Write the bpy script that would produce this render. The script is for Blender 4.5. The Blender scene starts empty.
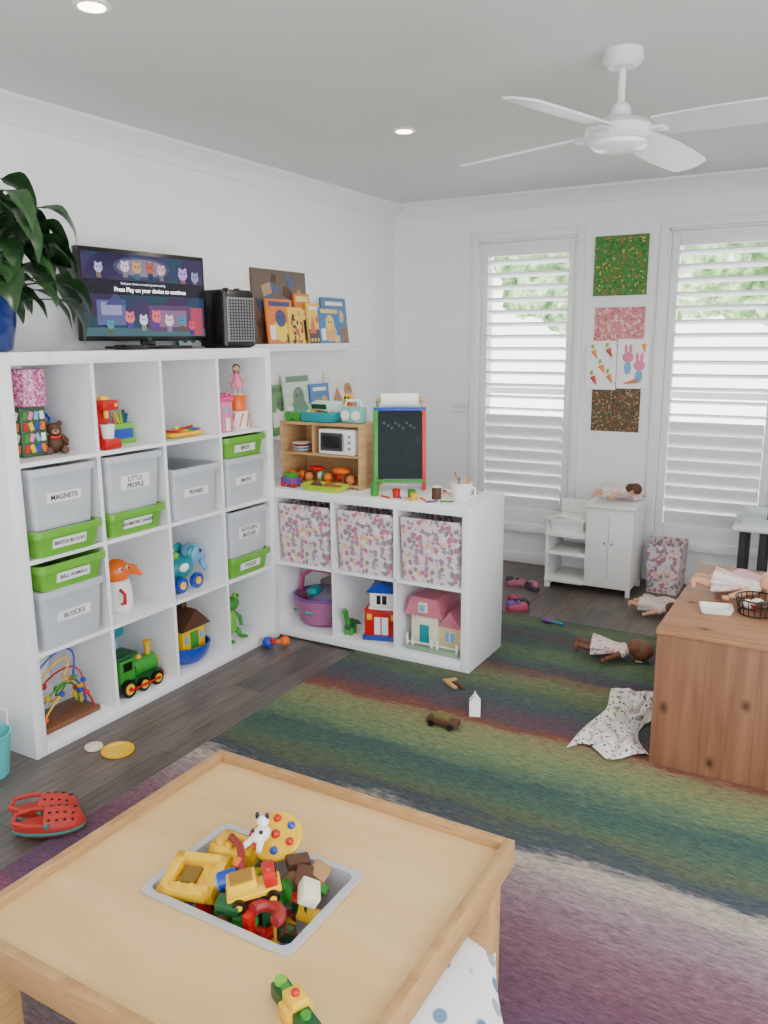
import bpy,bmesh,math,random
from mathutils import Matrix,Vector,Euler,noise
random.seed(7)
R=random.random
def U(a,b): return a+(b-a)*random.random()
def lin(c):
    o=[]
    for v in c[:3]:
        v=v/255.0
        o.append(v/12.92 if v<=.04045 else ((v+.055)/1.055)**2.4)
    return (*o,1)
# ---------------------------------------------------------------- materials
def newmat(name):
    m=bpy.data.materials.new(name);m.use_nodes=True
    nt=m.node_tree
    return m,nt,nt.nodes,nt.links,nt.nodes['Principled BSDF']
def ramp(N,stops,interp='LINEAR'):
    r=N.new('ShaderNodeValToRGB');cr=r.color_ramp;cr.interpolation=interp
    cr.elements[0].position=stops[0][0];cr.elements[0].color=stops[0][1]
    cr.elements[1].position=stops[-1][0];cr.elements[1].color=stops[-1][1]
    for p,c in stops[1:-1]:
        e=cr.elements.new(p);e.color=c
    return r
def mapping(N,L,scale,rot=(0,0,0),loc=(0,0,0)):
    tc=N.new('ShaderNodeTexCoord');mp=N.new('ShaderNodeMapping')
    mp.inputs['Scale'].default_value=scale;mp.inputs['Rotation'].default_value=rot;mp.inputs['Location'].default_value=loc
    L.new(tc.outputs['Object'],mp.inputs['Vector']);return mp
_mc={}
def M(col,rough=.45,metal=0,emit=0,var=.06,nscale=18,trans=0,bump=0,coat=0,name=None):
    key=(tuple(col),rough,metal,emit,var,nscale,trans,bump,coat)
    if key in _mc: return _mc[key]
    m,nt,N,L,P=newmat(name or 'mat_%d_%d_%d'%tuple(col[:3]))
    c=lin(col)
    mp=mapping(N,L,(1,1,1))
    nz=N.new('ShaderNodeTexNoise');nz.inputs['Scale'].default_value=nscale;nz.inputs['Detail'].default_value=3
    L.new(mp.outputs[0],nz.inputs['Vector'])
    c0=tuple(v*(1-var) for v in c[:3])+(1,);c1=tuple(min(1,v*(1+var)) for v in c[:3])+(1,)
    r=ramp(N,[(.3,c0),(.7,c1)]);L.new(nz.outputs[0],r.inputs[0]);L.new(r.outputs[0],P.inputs['Base Color'])
    P.inputs['Roughness'].default_value=rough;P.inputs['Metallic'].default_value=metal
    if coat: P.inputs['Coat Weight'].default_value=coat
    if trans: P.inputs['Transmission Weight'].default_value=trans
    if emit:
        L.new(r.outputs[0],P.inputs['Emission Color']);P.inputs['Emission Strength'].default_value=emit
    if bump:
        b=N.new('ShaderNodeBump');b.inputs['Strength'].default_value=bump;b.inputs['Distance'].default_value=.003
        L.new(nz.outputs[0],b.inputs['Height']);L.new(b.outputs[0],P.inputs['Normal'])
    _mc[key]=m;return m
def wood(name,c1,c2,scale=(1,1,1),rough=.5,knots=None,dens=9):
    m,nt,N,L,P=newmat(name)
    mp=mapping(N,L,scale)
    n1=N.new('ShaderNodeTexNoise');n1.inputs['Scale'].default_value=dens;n1.inputs['Detail'].default_value=6;n1.inputs['Distortion'].default_value=.6
    L.new(mp.outputs[0],n1.inputs['Vector'])
    r=ramp(N,[(.3,lin(c1)),(.7,lin(c2))]);L.new(n1.outputs[0],r.inputs[0])
    out=r.outputs[0]
    if knots:
        mp2=mapping(N,L,knots[0],knots[1],loc=(.37,.2,.61));v=N.new('ShaderNodeTexVoronoi');v.voronoi_dimensions='2D';v.inputs['Scale'].default_value=1.0;v.inputs['Randomness'].default_value=1
        L.new(mp2.outputs[0],v.inputs['Vector'])
        kr=ramp(N,[(.03,(.9,.9,.9,1)),(.06,(.5,.5,.5,1)),(.13,(0,0,0,1))]);L.new(v.outputs['Distance'],kr.inputs[0])
        mx=N.new('ShaderNodeMix');mx.data_type='RGBA';L.new(kr.outputs[0],mx.inputs[0]);L.new(out,mx.inputs[6]);mx.inputs[7].default_value=lin((60,32,20))
        out=mx.outputs[2]
    L.new(out,P.inputs['Base Color']);P.inputs['Roughness'].default_value=rough
    return m
def speckle(name,base,cols,scale=30,thr=.42,rough=.8,distort=1.6):
    m,nt,N,L,P=newmat(name)
    mp=mapping(N,L,(1,1,1))
    nz=N.new('ShaderNodeTexNoise');nz.inputs['Scale'].default_value=scale*.6;L.new(mp.outputs[0],nz.inputs['Vector'])
    add=N.new('ShaderNodeVectorMath');add.operation='MULTIPLY_ADD';L.new(nz.outputs['Color'],add.inputs[0]);add.inputs[1].default_value=(distort/scale,)*3;L.new(mp.outputs[0],add.inputs[2])
    v=N.new('ShaderNodeTexVoronoi');v.inputs['Scale'].default_value=scale;L.new(add.outputs[0],v.inputs['Vector'])
    if distort==0: v.inputs['Randomness'].default_value=.35
    sp=N.new('ShaderNodeSeparateColor');L.new(v.outputs['Color'],sp.inputs[0])
    k=len(cols);r=ramp(N,[(i/k,lin(c)) for i,c in enumerate(cols)]+[(1,lin(cols[-1]))],'CONSTANT');L.new(sp.outputs[0],r.inputs[0])
    d=ramp(N,[(thr-.03,(1,1,1,1)),(thr+.03,(0,0,0,1))]);L.new(v.outputs['Distance'],d.inputs[0])
    mx=N.new('ShaderNodeMix');mx.data_type='RGBA';L.new(d.outputs[0],mx.inputs[0]);mx.inputs[6].default_value=lin(base);L.new(r.outputs[0],mx.inputs[7])
    L.new(mx.outputs[2],P.inputs['Base Color']);P.inputs['Roughness'].default_value=rough
    return m
WALL=M((245,245,247),.7,var=.01,nscale=3,bump=.05,name='wall_paint')
CEIL=M((222,224,221),.8,var=.01,nscale=3,name='ceiling_paint')
TRIM=M((242,243,244),.4,var=.01,name='trim_gloss')
SHELF=M((245,245,247),.26,var=.01,name='white_laminate')
WHITE=M((240,240,238),.4,var=.02);PAPER=M((252,252,250),.7,var=.01)
GREY=M((150,150,152),.4);DGREY=M((60,60,64),.5);BLACK=M((14,14,16),.3)
RED=M((190,24,22),.3);BLUE=M((25,66,176),.3);YEL=M((240,190,20),.3);GRN=M((54,146,48),.35);ORG=M((235,106,20),.35)
PINK=M((236,126,166),.4);TEAL=M((20,140,150),.35);PURP=M((112,66,150),.4);LIME=M((120,190,58),.35);DGRN=M((18,82,40),.4)
BROWN=M((84,52,34),.6);SKIN=M((222,168,138),.5);DSKIN=M((112,70,50),.5);LPINK=M((242,190,202),.6);LBLUE=M((116,172,216),.4);CREAM=M((232,222,198),.5)
BINW=M((218,223,230),.3,trans=.3,name='bin_translucent');BING=M((106,172,56),.3,name='bin_green')
PLY=wood('birch_ply',(214,174,116),(228,194,140),(.6,3,1),.38,dens=3)
EDGE=wood('ply_edge',(166,124,76),(198,156,104),(2,2,40),.5)
PINE_SHADE=wood('pine_shade',(122,80,56),(150,104,76),(14,14,1),.5,knots=((6,1,4.2),(math.pi/2,0,0)),dens=2)  # chest front and sides: their shade is painted in as darker browns
PINE_LIT=wood('pine_top_lit',(152,106,74),(180,130,94),(1,14,14),.42,knots=((3.4,6,1),(0,0,0)),dens=2)  # same pine for the lid, light from above painted in as paler browns
TOYWOOD=wood('toy_wood',(186,142,94),(206,166,116),(2,2,14),.5,dens=3)
FLORAL=speckle('floral_fabric',(222,208,208),[(190,116,150),(154,136,156),(220,182,140),(130,138,136),(180,116,136),(222,196,202),(232,224,222),(160,150,166)],42,.55)
FLORAL2=speckle('leafy_fabric',(236,232,230),[(70,90,116),(190,90,104),(110,136,100),(226,190,100),(70,70,84)],62,.34)
DRESS=speckle('dress_fabric',(236,220,220),[(230,90,110),(220,140,160),(110,150,90)],60,.3)
DRESS2=speckle('dress_lace',(230,216,208),[(225,170,165),(210,180,170)],60,.3)
# ---------------------------------------------------------------- mesh builder
class B:
    def __init__(s,name,loc=(0,0,0),rot=(0,0,0),sc=1):
        s.name=name;s.bm=bmesh.new();s.mats=[];s.M=Matrix.Identity(4);s.loc=loc;s.rot=rot;s.sc=sc
    def _add(s,bm,mat,mtx=None):
        if mtx is not None: bm.transform(s.M@mtx)
        else: bm.transform(s.M)
        if mat not in s.mats: s.mats.append(mat)
        i=s.mats.index(mat)
        for f in bm.faces: f.material_index=i;f.smooth=True
        me=bpy.data.meshes.new('t');bm.to_mesh(me);bm.free();s.bm.from_mesh(me);bpy.data.meshes.remove(me)
    def box(s,c,d,mat,bev=0,rot=(0,0,0),seg=2):
        bm=bmesh.new();bmesh.ops.create_cube(bm,size=1)
        for v in bm.verts: v.co=Vector((v.co.x*d[0],v.co.y*d[1],v.co.z*d[2]))
        if bev: bmesh.ops.bevel(bm,geom=bm.edges[:],offset=bev,segments=seg,affect='EDGES',profile=.5)
        s._add(bm,mat,Matrix.Translation(c)@Euler(rot).to_matrix().to_4x4())
    def bb(s,a,b,mat,bev=0):
        s.box([(a[i]+b[i])/2 for i in range(3)],[abs(b[i]-a[i]) for i in range(3)],mat,bev)
    def tube(s,pts,r,mat,n=10,closed=False,cap=True):
        pts=[Vector(p) for p in pts];k=len(pts)
        rr=r if isinstance(r,(list,tuple)) else [r]*k
        bm=bmesh.new();rings=[];up=None
        for i,p in enumerate(pts):
            if closed: t=(pts[(i+1)%k]-pts[i-1])
            else: t=pts[min(i+1,k-1)]-pts[max(i-1,0)]
            if t.length<1e-9: t=Vector((0,0,1))
            t.normalize()
            if up is None: up=t.orthogonal().normalized()
            else:
                up=(up-t*up.dot(t))
                up=up.normalized() if up.length>1e-6 else t.orthogonal().normalized()
            w=t.cross(up)
            rings.append([bm.verts.new(p+(up*math.cos(a)+w*math.sin(a))*rr[i]) for a in [2*math.pi*j/n for j in range(n)]])
        m=k if closed else k-1
        for i in range(m):
            A=rings[i];Bq=rings[(i+1)%k]
            for j in range(n): bm.faces.new((A[j],A[(j+1)%n],Bq[(j+1)%n],Bq[j]))
        if cap and not closed:
            bm.faces.new(rings[0][::-1]);bm.faces.new(rings[-1])
        bmesh.ops.recalc_face_normals(bm,faces=bm.faces[:])
        s._add(bm,mat)
    def cyl(s,a,b,r,mat,r1=None,n=24):
        s.tube([a,b],[r,r if r1 is None else r1],mat,n)
    def sph(s,c,r,mat,rot=(0,0,0),n=16):
        bm=bmesh.new();bmesh.ops.create_uvsphere(bm,u_segments=n,v_segments=max(6,n*2//3),radius=1)
        if not isinstance(r,(tuple,list)): r=(r,r,r)
        s._add(bm,mat,Matrix.Translation(c)@Euler(rot).to_matrix().to_4x4()@Matrix.Diagonal((*r,1)))
    def lathe(s,prof,mat,c=(0,0,0),n=32,rot=(0,0,0),fn=None,cap=True,sx=1):
        bm=bmesh.new();rings=[]
        for r,z in prof:
            rings.append([bm.verts.new((sx*max(r,1e-4)*math.cos(2*math.pi*j/n)*(fn(j/n,z) if fn else 1),max(r,1e-4)*math.sin(2*math.pi*j/n)*(fn(j/n,z) if fn else 1),z)) for j in range(n)])
        for i in range(len(rings)-1):
            for j in range(n): bm.faces.new((rings[i][j],rings[i][(j+1)%n],rings[i+1][(j+1)%n],rings[i+1][j]))
        if cap: bm.faces.new(rings[0][::-1]);bm.faces.new(rings[-1])
        bmesh.ops.recalc_face_normals(bm,faces=bm.faces[:])
        s._add(bm,mat,Matrix.Translation(c)@Euler(rot).to_matrix().to_4x4())
    def loft(s,levels,mat,c=(0,0,0),n=5,capend=True):
        bm=bmesh.new();rings=[]
        for z,wx,wy,r in levels:
            ring=[]
            for q,(sx,sy) in enumerate(((1,1),(-1,1),(-1,-1),(1,-1))):
                for j in range(n+1):
                    a=math.pi/2*(q+j/n)
                    ring.append(bm.verts.new((sx*(wx/2-r)+r*math.cos(a),sy*(wy/2-r)+r*math.sin(a),z)))
            rings.append(ring)
        k=len(rings[0])
        for i in range(len(rings)-1):
            for j in range(k): bm.faces.new((rings[i][j],rings[i][(j+1)%k],rings[i+1][(j+1)%k],rings[i+1][j]))
        bm.faces.new(rings[0][::-1])
        if capend: bm.faces.new(rings[-1])
        bmesh.ops.recalc_face_normals(bm,faces=bm.faces[:])
        s._add(bm,mat,Matrix.Translation(c))
    def prism(s,pts,h,mat,mtx=None):
        bm=bmesh.new()
        a=[bm.verts.new((x,y,0)) for x,y in pts];b=[bm.verts.new((x,y,h)) for x,y in pts];k=len(pts)
        bm.faces.new(a[::-1]);bm.faces.new(b)
        for i in range(k): bm.faces.new((a[i],a[(i+1)%k],b[(i+1)%k],b[i]))
        bmesh.ops.recalc_face_normals(bm,faces=bm.faces[:])
        s._add(bm,mat,mtx or Matrix.Identity(4))
    def poly(s,vs,fs,mat):
        bm=bmesh.new();v=[bm.verts.new(p) for p in vs]
        for f in fs: bm.faces.new([v[i] for i in f])
        s._add(bm,mat)
    def grid(s,fn,nu,nv,mat,thick=0):
        bm=bmesh.new();g=[[bm.verts.new(fn(i/nu,j/nv)) for j in range(nv+1)] for i in range(nu+1)]
        for i in range(nu):
            for j in range(nv): bm.faces.new((g[i][j],g[i+1][j],g[i+1][j+1],g[i][j+1]))
        if thick:
            bmesh.ops.recalc_face_normals(bm,faces=bm.faces[:])
            bmesh.ops.solidify(bm,geom=bm.faces[:],thickness=thick)
        s._add(bm,mat)
    def text(s,t,size,mat,mtx,bold=0):
        cu=bpy.data.curves.new('txt','FONT');cu.body=t;cu.size=size;cu.align_x='CENTER';cu.align_y='CENTER';cu.offset=bold;cu.extrude=.0004
        ob=bpy.data.objects.new('txt',cu);bpy.context.collection.objects.link(ob)
        dg=bpy.context.evaluated_depsgraph_get();me=bpy.data.meshes.new_from_object(ob.evaluated_get(dg))
        bm=bmesh.new();bm.from_mesh(me);bpy.data.objects.remove(ob);bpy.data.meshes.remove(me)
        s._add(bm,mat,mtx)
    def done(s,smooth=35):
        me=bpy.data.meshes.new(s.name);s.bm.to_mesh(me);s.bm.free()
        for m in s.mats: me.materials.append(m)
        me.set_sharp_from_angle(angle=math.radians(smooth))
        ob=bpy.data.objects.new(s.name,me);bpy.context.collection.objects.link(ob)
        ob.location=s.loc;ob.rotation_euler=s.rot;ob.scale=(s.sc,)*3
        return ob
def FX(x,y,z): return Matrix(((0,0,1,x),(1,0,0,y),(0,1,0,z),(0,0,0,1)))   # faces +x
def FY(x,y,z): return Matrix(((1,0,0,x),(0,0,-1,y),(0,1,0,z),(0,0,0,1)))  # faces -y
# ================================================================ ROOM
H=2.4;D=1.96;XR=4.4;YN=-4.8
m,nt,N,L,P=newmat('vinyl_planks')
mp=mapping(N,L,(1,1,1),(0,0,math.pi/2))
br=N.new('ShaderNodeTexBrick');br.inputs['Scale'].default_value=1;br.inputs['Brick Width'].default_value=1.2;br.inputs['Row Height'].default_value=.15
br.inputs['Mortar Size'].default_value=.0015;br.inputs['Color1'].default_value=lin((110,101,96));br.inputs['Color2'].default_value=lin((84,77,74));br.inputs['Mortar'].default_value=lin((42,36,34))
L.new(mp.outputs[0],br.inputs['Vector'])
mp2=mapping(N,L,(14,1.2,1));nz=N.new('ShaderNodeTexNoise');nz.inputs['Scale'].default_value=4;nz.inputs['Detail'].default_value=6;L.new(mp2.outputs[0],nz.inputs['Vector'])
rr=ramp(N,[(.3,(.6,.6,.6,1)),(.7,(1.25,1.2,1.18,1))]);L.new(nz.outputs[0],rr.inputs[0])
mx=N.new('ShaderNodeMix');mx.data_type='RGBA';mx.blend_type='MULTIPLY';mx.inputs[0].default_value=1
L.new(br.outputs['Color'],mx.inputs[6]);L.new(rr.outputs[0],mx.inputs[7]);L.new(mx.outputs[2],P.inputs['Base Color']);P.inputs['Roughness'].default_value=.4
FLOOR=m
b=B('floor');b.bb((-.15,YN,-.1),(XR+.15,D+.15,0),FLOOR);b.done()
b=B('ceiling');b.bb((-.15,YN,H),(XR+.15,D+.15,H+.12),CEIL);b.done()
b=B('wall_left');b.bb((-.15,YN,0),(0,D+.15,H),WALL);b.done()
b=B('rear_light_blocker');b.bb((-.15,YN-.15,0),(2.3,YN,H),WALL);b.done()  # unseen part-width wall, added to cut light coming from behind the camera
b=B('wall_right');b.bb((XR,YN,2.15),(XR+.15,D+.15,H),WALL);b.bb((XR,-.7,0),(XR+.15,D+.15,2.15),WALL);b.bb((XR,YN,0),(XR+.15,-3.9,2.15),WALL);b.done()
wins=[(.64,1.30),(1.845,2.50)];WZ0,WZ1=.27,2.13
b=B('wall_back');xs=[0,.64,1.30,1.845,2.50,XR]
for i in range(0,5,2): b.bb((xs[i],D,0),(xs[i+1],D+.15,H),WALL)
for a,c in wins:
    b.bb((a,D,0),(c,D+.15,WZ0),WALL);b.bb((a,D,WZ1),(c,D+.15,H),WALL)
b.done()
cor=[(0,0),(.0,-.09),(.012,-.088),(.02,-.07),(.045,-.04),(.07,-.02),(.088,-.012),(.09,0)]
b=B('trim_1');b.prism(cor,abs(YN)+D,TRIM,Matrix(((1,0,0,0),(0,0,1,YN),(0,1,0,H),(0,0,0,1))));b.done()
b=B('trim_2');b.prism(cor,XR-.09,TRIM,Matrix(((0,0,1,.09),(-1,0,0,D),(0,1,0,H),(0,0,0,1))));b.done()
b=B('baseboard_left');b.bb((0,YN,0),(.012,D,.07),TRIM,.003);b.done()
b=B('baseboard_back');b.bb((.012,D-.014,0),(XR,D,.07),TRIM,.003);b.done()
def window(k,a,c,tiltz):
    b=B('window_%d'%k)
    w=.05;y0=D-.022
    b.bb((a-w,y0,WZ0-w),(a,D,WZ1+w),TRIM,.004);b.bb((c,y0,WZ0-w),(c+w,D,WZ1+w),TRIM,.004)
    b.bb((a,y0,WZ1),(c,D,WZ1+w),TRIM,.004);b.bb((a,y0-.012,WZ0-w),(c,D,WZ0),TRIM,.004)
    b.bb((a,D,WZ0),(a+.012,D+.15,WZ1),TRIM);b.bb((c-.012,D,WZ0),(c,D+.15,WZ1),TRIM)
    b.bb((a,D,WZ1-.012),(c,D+.15,WZ1),TRIM);b.bb((a,D,WZ0),(c,D+.15,WZ0+.012),TRIM)
    ya,yb=D+.012,D+.042;s=.045
    A=a+.014;Cc=c-.014;z0=WZ0+.014;z1=WZ1-.014
    b.bb((A,ya,z0),(A+s,yb,z1),TRIM,.003);b.bb((Cc-s,ya,z0),(Cc,yb,z1),TRIM,.003)
    b.bb((A+s,ya,z1-.085),(Cc-s,yb,z1),TRIM,.003);b.bb((A+s,ya,z0),(Cc-s,yb,z0+.09),TRIM,.003)
    zz0=z0+.09;zz1=z1-.085;n=int((zz1-zz0)/.078);st=(zz1-zz0)/n
    for i in range(n):
        z=zz0+st*(i+.5)
        ang=math.radians(-17 if z>tiltz else -72)
        L_=Cc-A-2*s-.006
        pts=[(.044*math.cos(t),.0055*math.sin(t)) for t in [2*math.pi*q/14 for q in range(14)]]
        mt=Matrix.Translation((A+s+.003,ya+.015,z))@Matrix.Rotation(ang,4,'X')@Matrix(((0,0,1,0),(1,0,0,0),(0,1,0,0),(0,0,0,1)))
        b.prism(pts,L_,TRIM,mt)
    b.bb((a+.012,D+.11,WZ0+.012),(a+.045,D+.14,WZ1-.012),TRIM);b.bb((c-.045,D+.11,WZ0+.012),(c-.012,D+.14,WZ1-.012),TRIM)
    b.bb((a+.045,D+.11,1.14),(c-.045,D+.14,1.18),TRIM)
    b.done()
window(1,*wins[0],.98);window(2,*wins[1],.98)
b=B('light_switch_plate',(.515,D-.006,1.05));b.box((0,0,0),(.125,.012,.078),WHITE,.003)
for q in(-.035,0,.035): b.box((q,-.008,0),(.016,.006,.03),M((215,215,215)),.002)
b.done()
# outdoors
PAVE=M((232,232,228),.9,var=.08,nscale=2)
b=B('ground');b.bb((-14,-16,-.4),(18,26,-.35),PAVE);b.done()
m,nt,N,L,P=newmat('tree_leaves_glare')
mp=mapping(N,L,(1,1,1));nz=N.new('ShaderNodeTexNoise');nz.inputs['Scale'].default_value=4;nz.inputs['Detail'].default_value=8;nz.inputs['Roughness'].default_value=.7;L.new(mp.outputs[0],nz.inputs['Vector'])
rp=ramp(N,[(.36,lin((60,92,52))),(.47,lin((120,156,96))),(.57,lin((190,212,160))),(.64,lin((240,246,230)))]);L.new(nz.outputs[0],rp.inputs[0]);L.new(rp.outputs[0],P.inputs['Base Color']);P.inputs['Roughness'].default_value=.8  # palest stops put sky glare and overexposure into the leaf colour
LV=m
b=B('garden_trees')
for i in range(54):
    x=U(-7,8);y=U(6.5,11);z=U(2.2,5.2);r=U(.35,.85)
    bm=bmesh.new();bmesh.ops.create_icosphere(bm,subdivisions=4,radius=r)
    o=Vector((x,y,z))
    for v in bm.verts: v.co*=1+.35*noise.noise(v.co*2.2+o)+.25*noise.noise(v.co*7+o)
    b._add(bm,LV,Matrix.Translation(o))
for x in(-6.5,3.6,6): b.tube([(x,8.5,-.345),(x+.1,8.5,1.5),(x-.1,8.4,3.2)],[.14,.1,.07],BROWN)
b.done()
# ================================================================ RUG
m,nt,N,L,P=newmat('rug_pile')
RY0,RY1=-2.75,.90
mp=mapping(N,L,(1.3,6,1));n1=N.new('ShaderNodeTexNoise');n1.inputs['Scale'].default_value=1.6;n1.inputs['Detail'].default_value=12;n1.inputs['Roughness'].default_value=.8;L.new(mp.outputs[0],n1.inputs['Vector'])
tc=N.new('ShaderNodeTexCoord');sx=N.new('ShaderNodeSeparateXYZ');L.new(tc.outputs['Object'],sx.inputs[0])
def math_(op,a,bv,cv=None):
    n=N.new('ShaderNodeMath');n.operation=op
    for i,v in enumerate((a,bv,cv)):
        if v is None: continue
        if isinstance(v,(int,float)): n.inputs[i].default_value=v
        else: L.new(v,n.inputs[i])
    return n.outputs[0]
yy=math_('MULTIPLY_ADD',n1.outputs[0],.46,-.23)
yy=math_('ADD',sx.outputs['Y'],yy)
fac=math_('DIVIDE',math_('SUBTRACT',yy,RY0),RY1-RY0)
st=[(-2.7,(104,52,78)),(-2.35,(72,96,88)),(-2.1,(130,62,84)),(-1.85,(80,58,90)),(-1.6,(98,62,80)),(-1.42,(112,80,94)),(-1.25,(134,116,122)),(-1.14,(166,156,144)),(-1.07,(54,64,80)),(-.98,(78,90,66)),(-.9,(66,92,74)),(-.8,(50,82,78)),(-.68,(92,116,84)),(-.56,(116,128,84)),(-.46,(126,118,82)),(-.415,(124,68,54)),(-.38,(112,64,56)),(-.33,(84,64,78)),(-.18,(62,78,86)),(-.06,(78,98,74)),(.06,(108,116,78)),(.16,(106,74,64)),(.2,(68,68,84)),(.3,(72,98,82)),(.42,(90,110,78)),(.53,(62,82,80)),(.62,(86,64,74)),(.7,(60,86,82)),(.8,(94,108,78)),(.9,(62,84,72))]
def soft(c):
    g=sum(c)/3;return tuple(min(255,(g+(v-g)*.9)*1.05) for v in c)
rp=ramp(N,[((y-RY0)/(RY1-RY0),lin(soft(c))) for y,c in st]);L.new(fac,rp.inputs[0])
mp3=mapping(N,L,(14,50,1));n3=N.new('ShaderNodeTexNoise');n3.inputs['Scale'].default_value=2;n3.inputs['Detail'].default_value=7;n3.inputs['Roughness'].default_value=.75;L.new(mp3.outputs[0],n3.inputs['Vector'])
r3=ramp(N,[(.34,(.5,.5,.56,1)),(.66,(1.5,1.46,1.36,1))]);L.new(n3.outputs[0],r3.inputs[0])
mx=N.new('ShaderNodeMix');mx.data_type='RGBA';mx.blend_type='MULTIPLY';mx.inputs[0].default_value=1;L.new(rp.outputs[0],mx.inputs[6]);L.new(r3.outputs[0],mx.inputs[7])
L.new(mx.outputs[2],P.inputs['Base Color']);P.inputs['Roughness'].default_value=.95
n4=N.new('ShaderNodeTexNoise');n4.inputs['Scale'].default_value=260;L.new(tc.outputs['Object'],n4.inputs['Vector'])
bp_=N.new('ShaderNodeBump');bp_.inputs['Strength'].default_value=.6;bp_.inputs['Distance'].default_value=.006;L.new(n4.outputs[0],bp_.inputs['Height']);L.new(bp_.outputs[0],P.inputs['Normal'])
b=B('area_rug');b.bb((.86,RY0,0.0005),(3.5,RY1,.009),m,.003);b.done()
RZ=.0095
# ================================================================ SHELVES
T=.045;CELL=.333;IN=.016;PIT=CELL+IN
b=B('cube_storage_shelf')
X0,X1=.014,.40
b.bb((X0,-1.475,0),(X1,-1.47+T,1.47),SHELF,.002);b.bb((X0,-T,0),(X1,-.002,1.47),SHELF,.002)
b.bb((X0,-1.47+T,0),(X1,-T,T),SHELF,.002);b.bb((X0,-1.47+T,1.47-T),(X1,-T,1.47),SHELF,.002)
for i in range(1,4):
    y=-1.47+T+i*PIT-IN;b.bb((X0,y,T),(X1-.002,y+IN,1.47-T),SHELF)
    z=T+i*PIT-IN
    for j in range(4):
        ya=-1.47+T+j*PIT;b.bb((X0,ya,z),(X1-.002,ya+CELL,z+IN),SHELF)
b.done()
Z2=.0095;H2=.772+Z2
b=B('low_cube_bookcase')
b.bb((.014,.0,Z2),(.014+T,.39,H2),SHELF,.002);b.bb((1.47-T,.0,Z2),(1.47,.39,H2),SHELF,.002)
b.bb((.014+T,.0,Z2),(1.47-T,.39,Z2+T),SHELF,.002);b.bb((.014+T,.0,H2-T),(1.47-T,.39,H2),SHELF,.002)
for i in range(1,4):
    x=T+i*PIT-IN;b.bb((x,.002,Z2+T),(x+IN,.39,H2-T),SHELF)
b.bb((.014+T,.002,Z2+T+CELL),(1.47-T,.389,Z2+T+CELL+IN),SHELF)
b.done()
def cub(c,r): return (-1.47+T+CELL/2+c*PIT, T+(3-r)*PIT+.0005)
def cub2(c,r): return (T+CELL/2+c*PIT, Z2+T+(1-r)*PIT+.0005)
def bin_(y,z,h,mat,label,rows=1,w=.30,xf=.415,d=.37):
    b=B('storage_bin',(xf-d/2,y,z))
    b.loft([(0,d-.05,w-.045,.02),(h-.028,d-.028,w-.022,.02),(h-.026,d,w,.02),(h,d,w,.02),(h,d-.03,w-.03,.018),(.006,d-.056,w-.053,.018)],mat)
    lh=.036 if rows==1 else .056
    lz=h*.5 if h>.15 else h*.44
    a=math.atan(.011/(h-.028));xx=d/2-.025+.011*lz/(h-.028)+.001
    b.box((xx,0,lz),(.0012,.15,lh),WHITE,0,(0,a,0))
    ls=label.split('|')
    for i,l in enumerate(ls):
        b.text(l,.026 if len(l)<10 else .0185,DGREY,Matrix.Translation((xx+.0016,0,lz+(len(ls)-1)*.013-i*.026))@Matrix.Rotation(a,4,'Y')@FX(0,0,0),.0003)
    b.done()
y,z=cub(0,1);bin_(y,z,.10,BING,'BRISTLE BLOCKS',xf=.43);bin_(y,z+.097,.225,BINW,'MAGNETS',xf=.42)
y,z=cub(1,1);bin_(y,z,.10,BING,'GEOMETRIC SHAPES');bin_(y,z+.097,.225,BINW,'LITTLE|PEOPLE',2)
y,z=cub(2,1);bin_(y,z,.225,BINW,'PONIES')
y,z=cub(3,1);bin_(y,z,.225,BINW,'MAPLE',xf=.41);bin_(y,z+.222,.10,BING,'BIKES',xf=.41)
y,z=cub(0,2);bin_(y,z,.225,BINW,'BLOCKS',xf=.42);bin_(y,z+.222,.10,BING,'BALL ANIMALS',xf=.435)
y,z=cub(3,2);bin_(y,z,.10,BING,'TOOLS');bin_(y,z+.097,.225,BINW,'WOODEN|BLOCKS',2)
# ---- toys in tall shelf
y,z=cub(0,0)
b=B('toy_shape_sorter',(.24,y-.015,z))
b.box((0,0,.09),(.1,.11,.18),M((60,90,60)),.006)
for i in range(16):
    mt=[RED,YEL,BLUE,ORG,GRN,PINK,LBLUE,WHITE][i%8];b.box((.051,-.036+.024*(i%4),.03+.04*(i//4)),(.006,.018,.03),mt,.002,(U(-.5,.5),0,0));b.box((-.03+.02*(i%4),-.056,.03+.04*(i//4)),(.016,.006,.03),mt,.002,(0,U(-.5,.5),0))
b.done();cz=.18
SEQ=speckle('sequins',(206,116,166),[(240,160,200),(180,70,136),(240,196,222),(160,50,100)],110,.5,.12)
b=B('sequin_pencil_pot',(.25,y-.005,z+cz+.0005));b.lathe([(.06,0),(.07,.005),(.07,.135),(.064,.135),(.064,.01),(0,.01)],SEQ);b.done()
b=B('teddy_bear',(.27,y+.085,z),(0,0,-.5),.85)
b.sph((0,0,.045),(.035,.038,.045),BROWN);b.sph((.008,0,.105),(.03,.033,.03),BROWN);b.sph((.035,0,.098),(.014,.016,.012),M((180,140,100),.8));b.sph((.047,0,.102),(.005,.007,.005),BLACK,n=8)
for s_ in(-1,1):
    b.sph((0,s_*.026,.131),(.008,.012,.012),BROWN,n=10);b.sph((.033,s_*.012,.113),.004,BLACK,n=8);b.tube([(0,s_*.03,.075),(.02,s_*.045,.055),(.035,s_*.04,.04)],[.012,.012,.012],BROWN);b.tube([(0,s_*.022,.02),(.03,s_*.03,.016),(.06,s_*.034,.018)],[.016,.015,.016],BROWN)
b.tube([(.03,-.02,.075),(.036,0,.072),(.03,.02,.075)],.007,RED);b.done()
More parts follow.
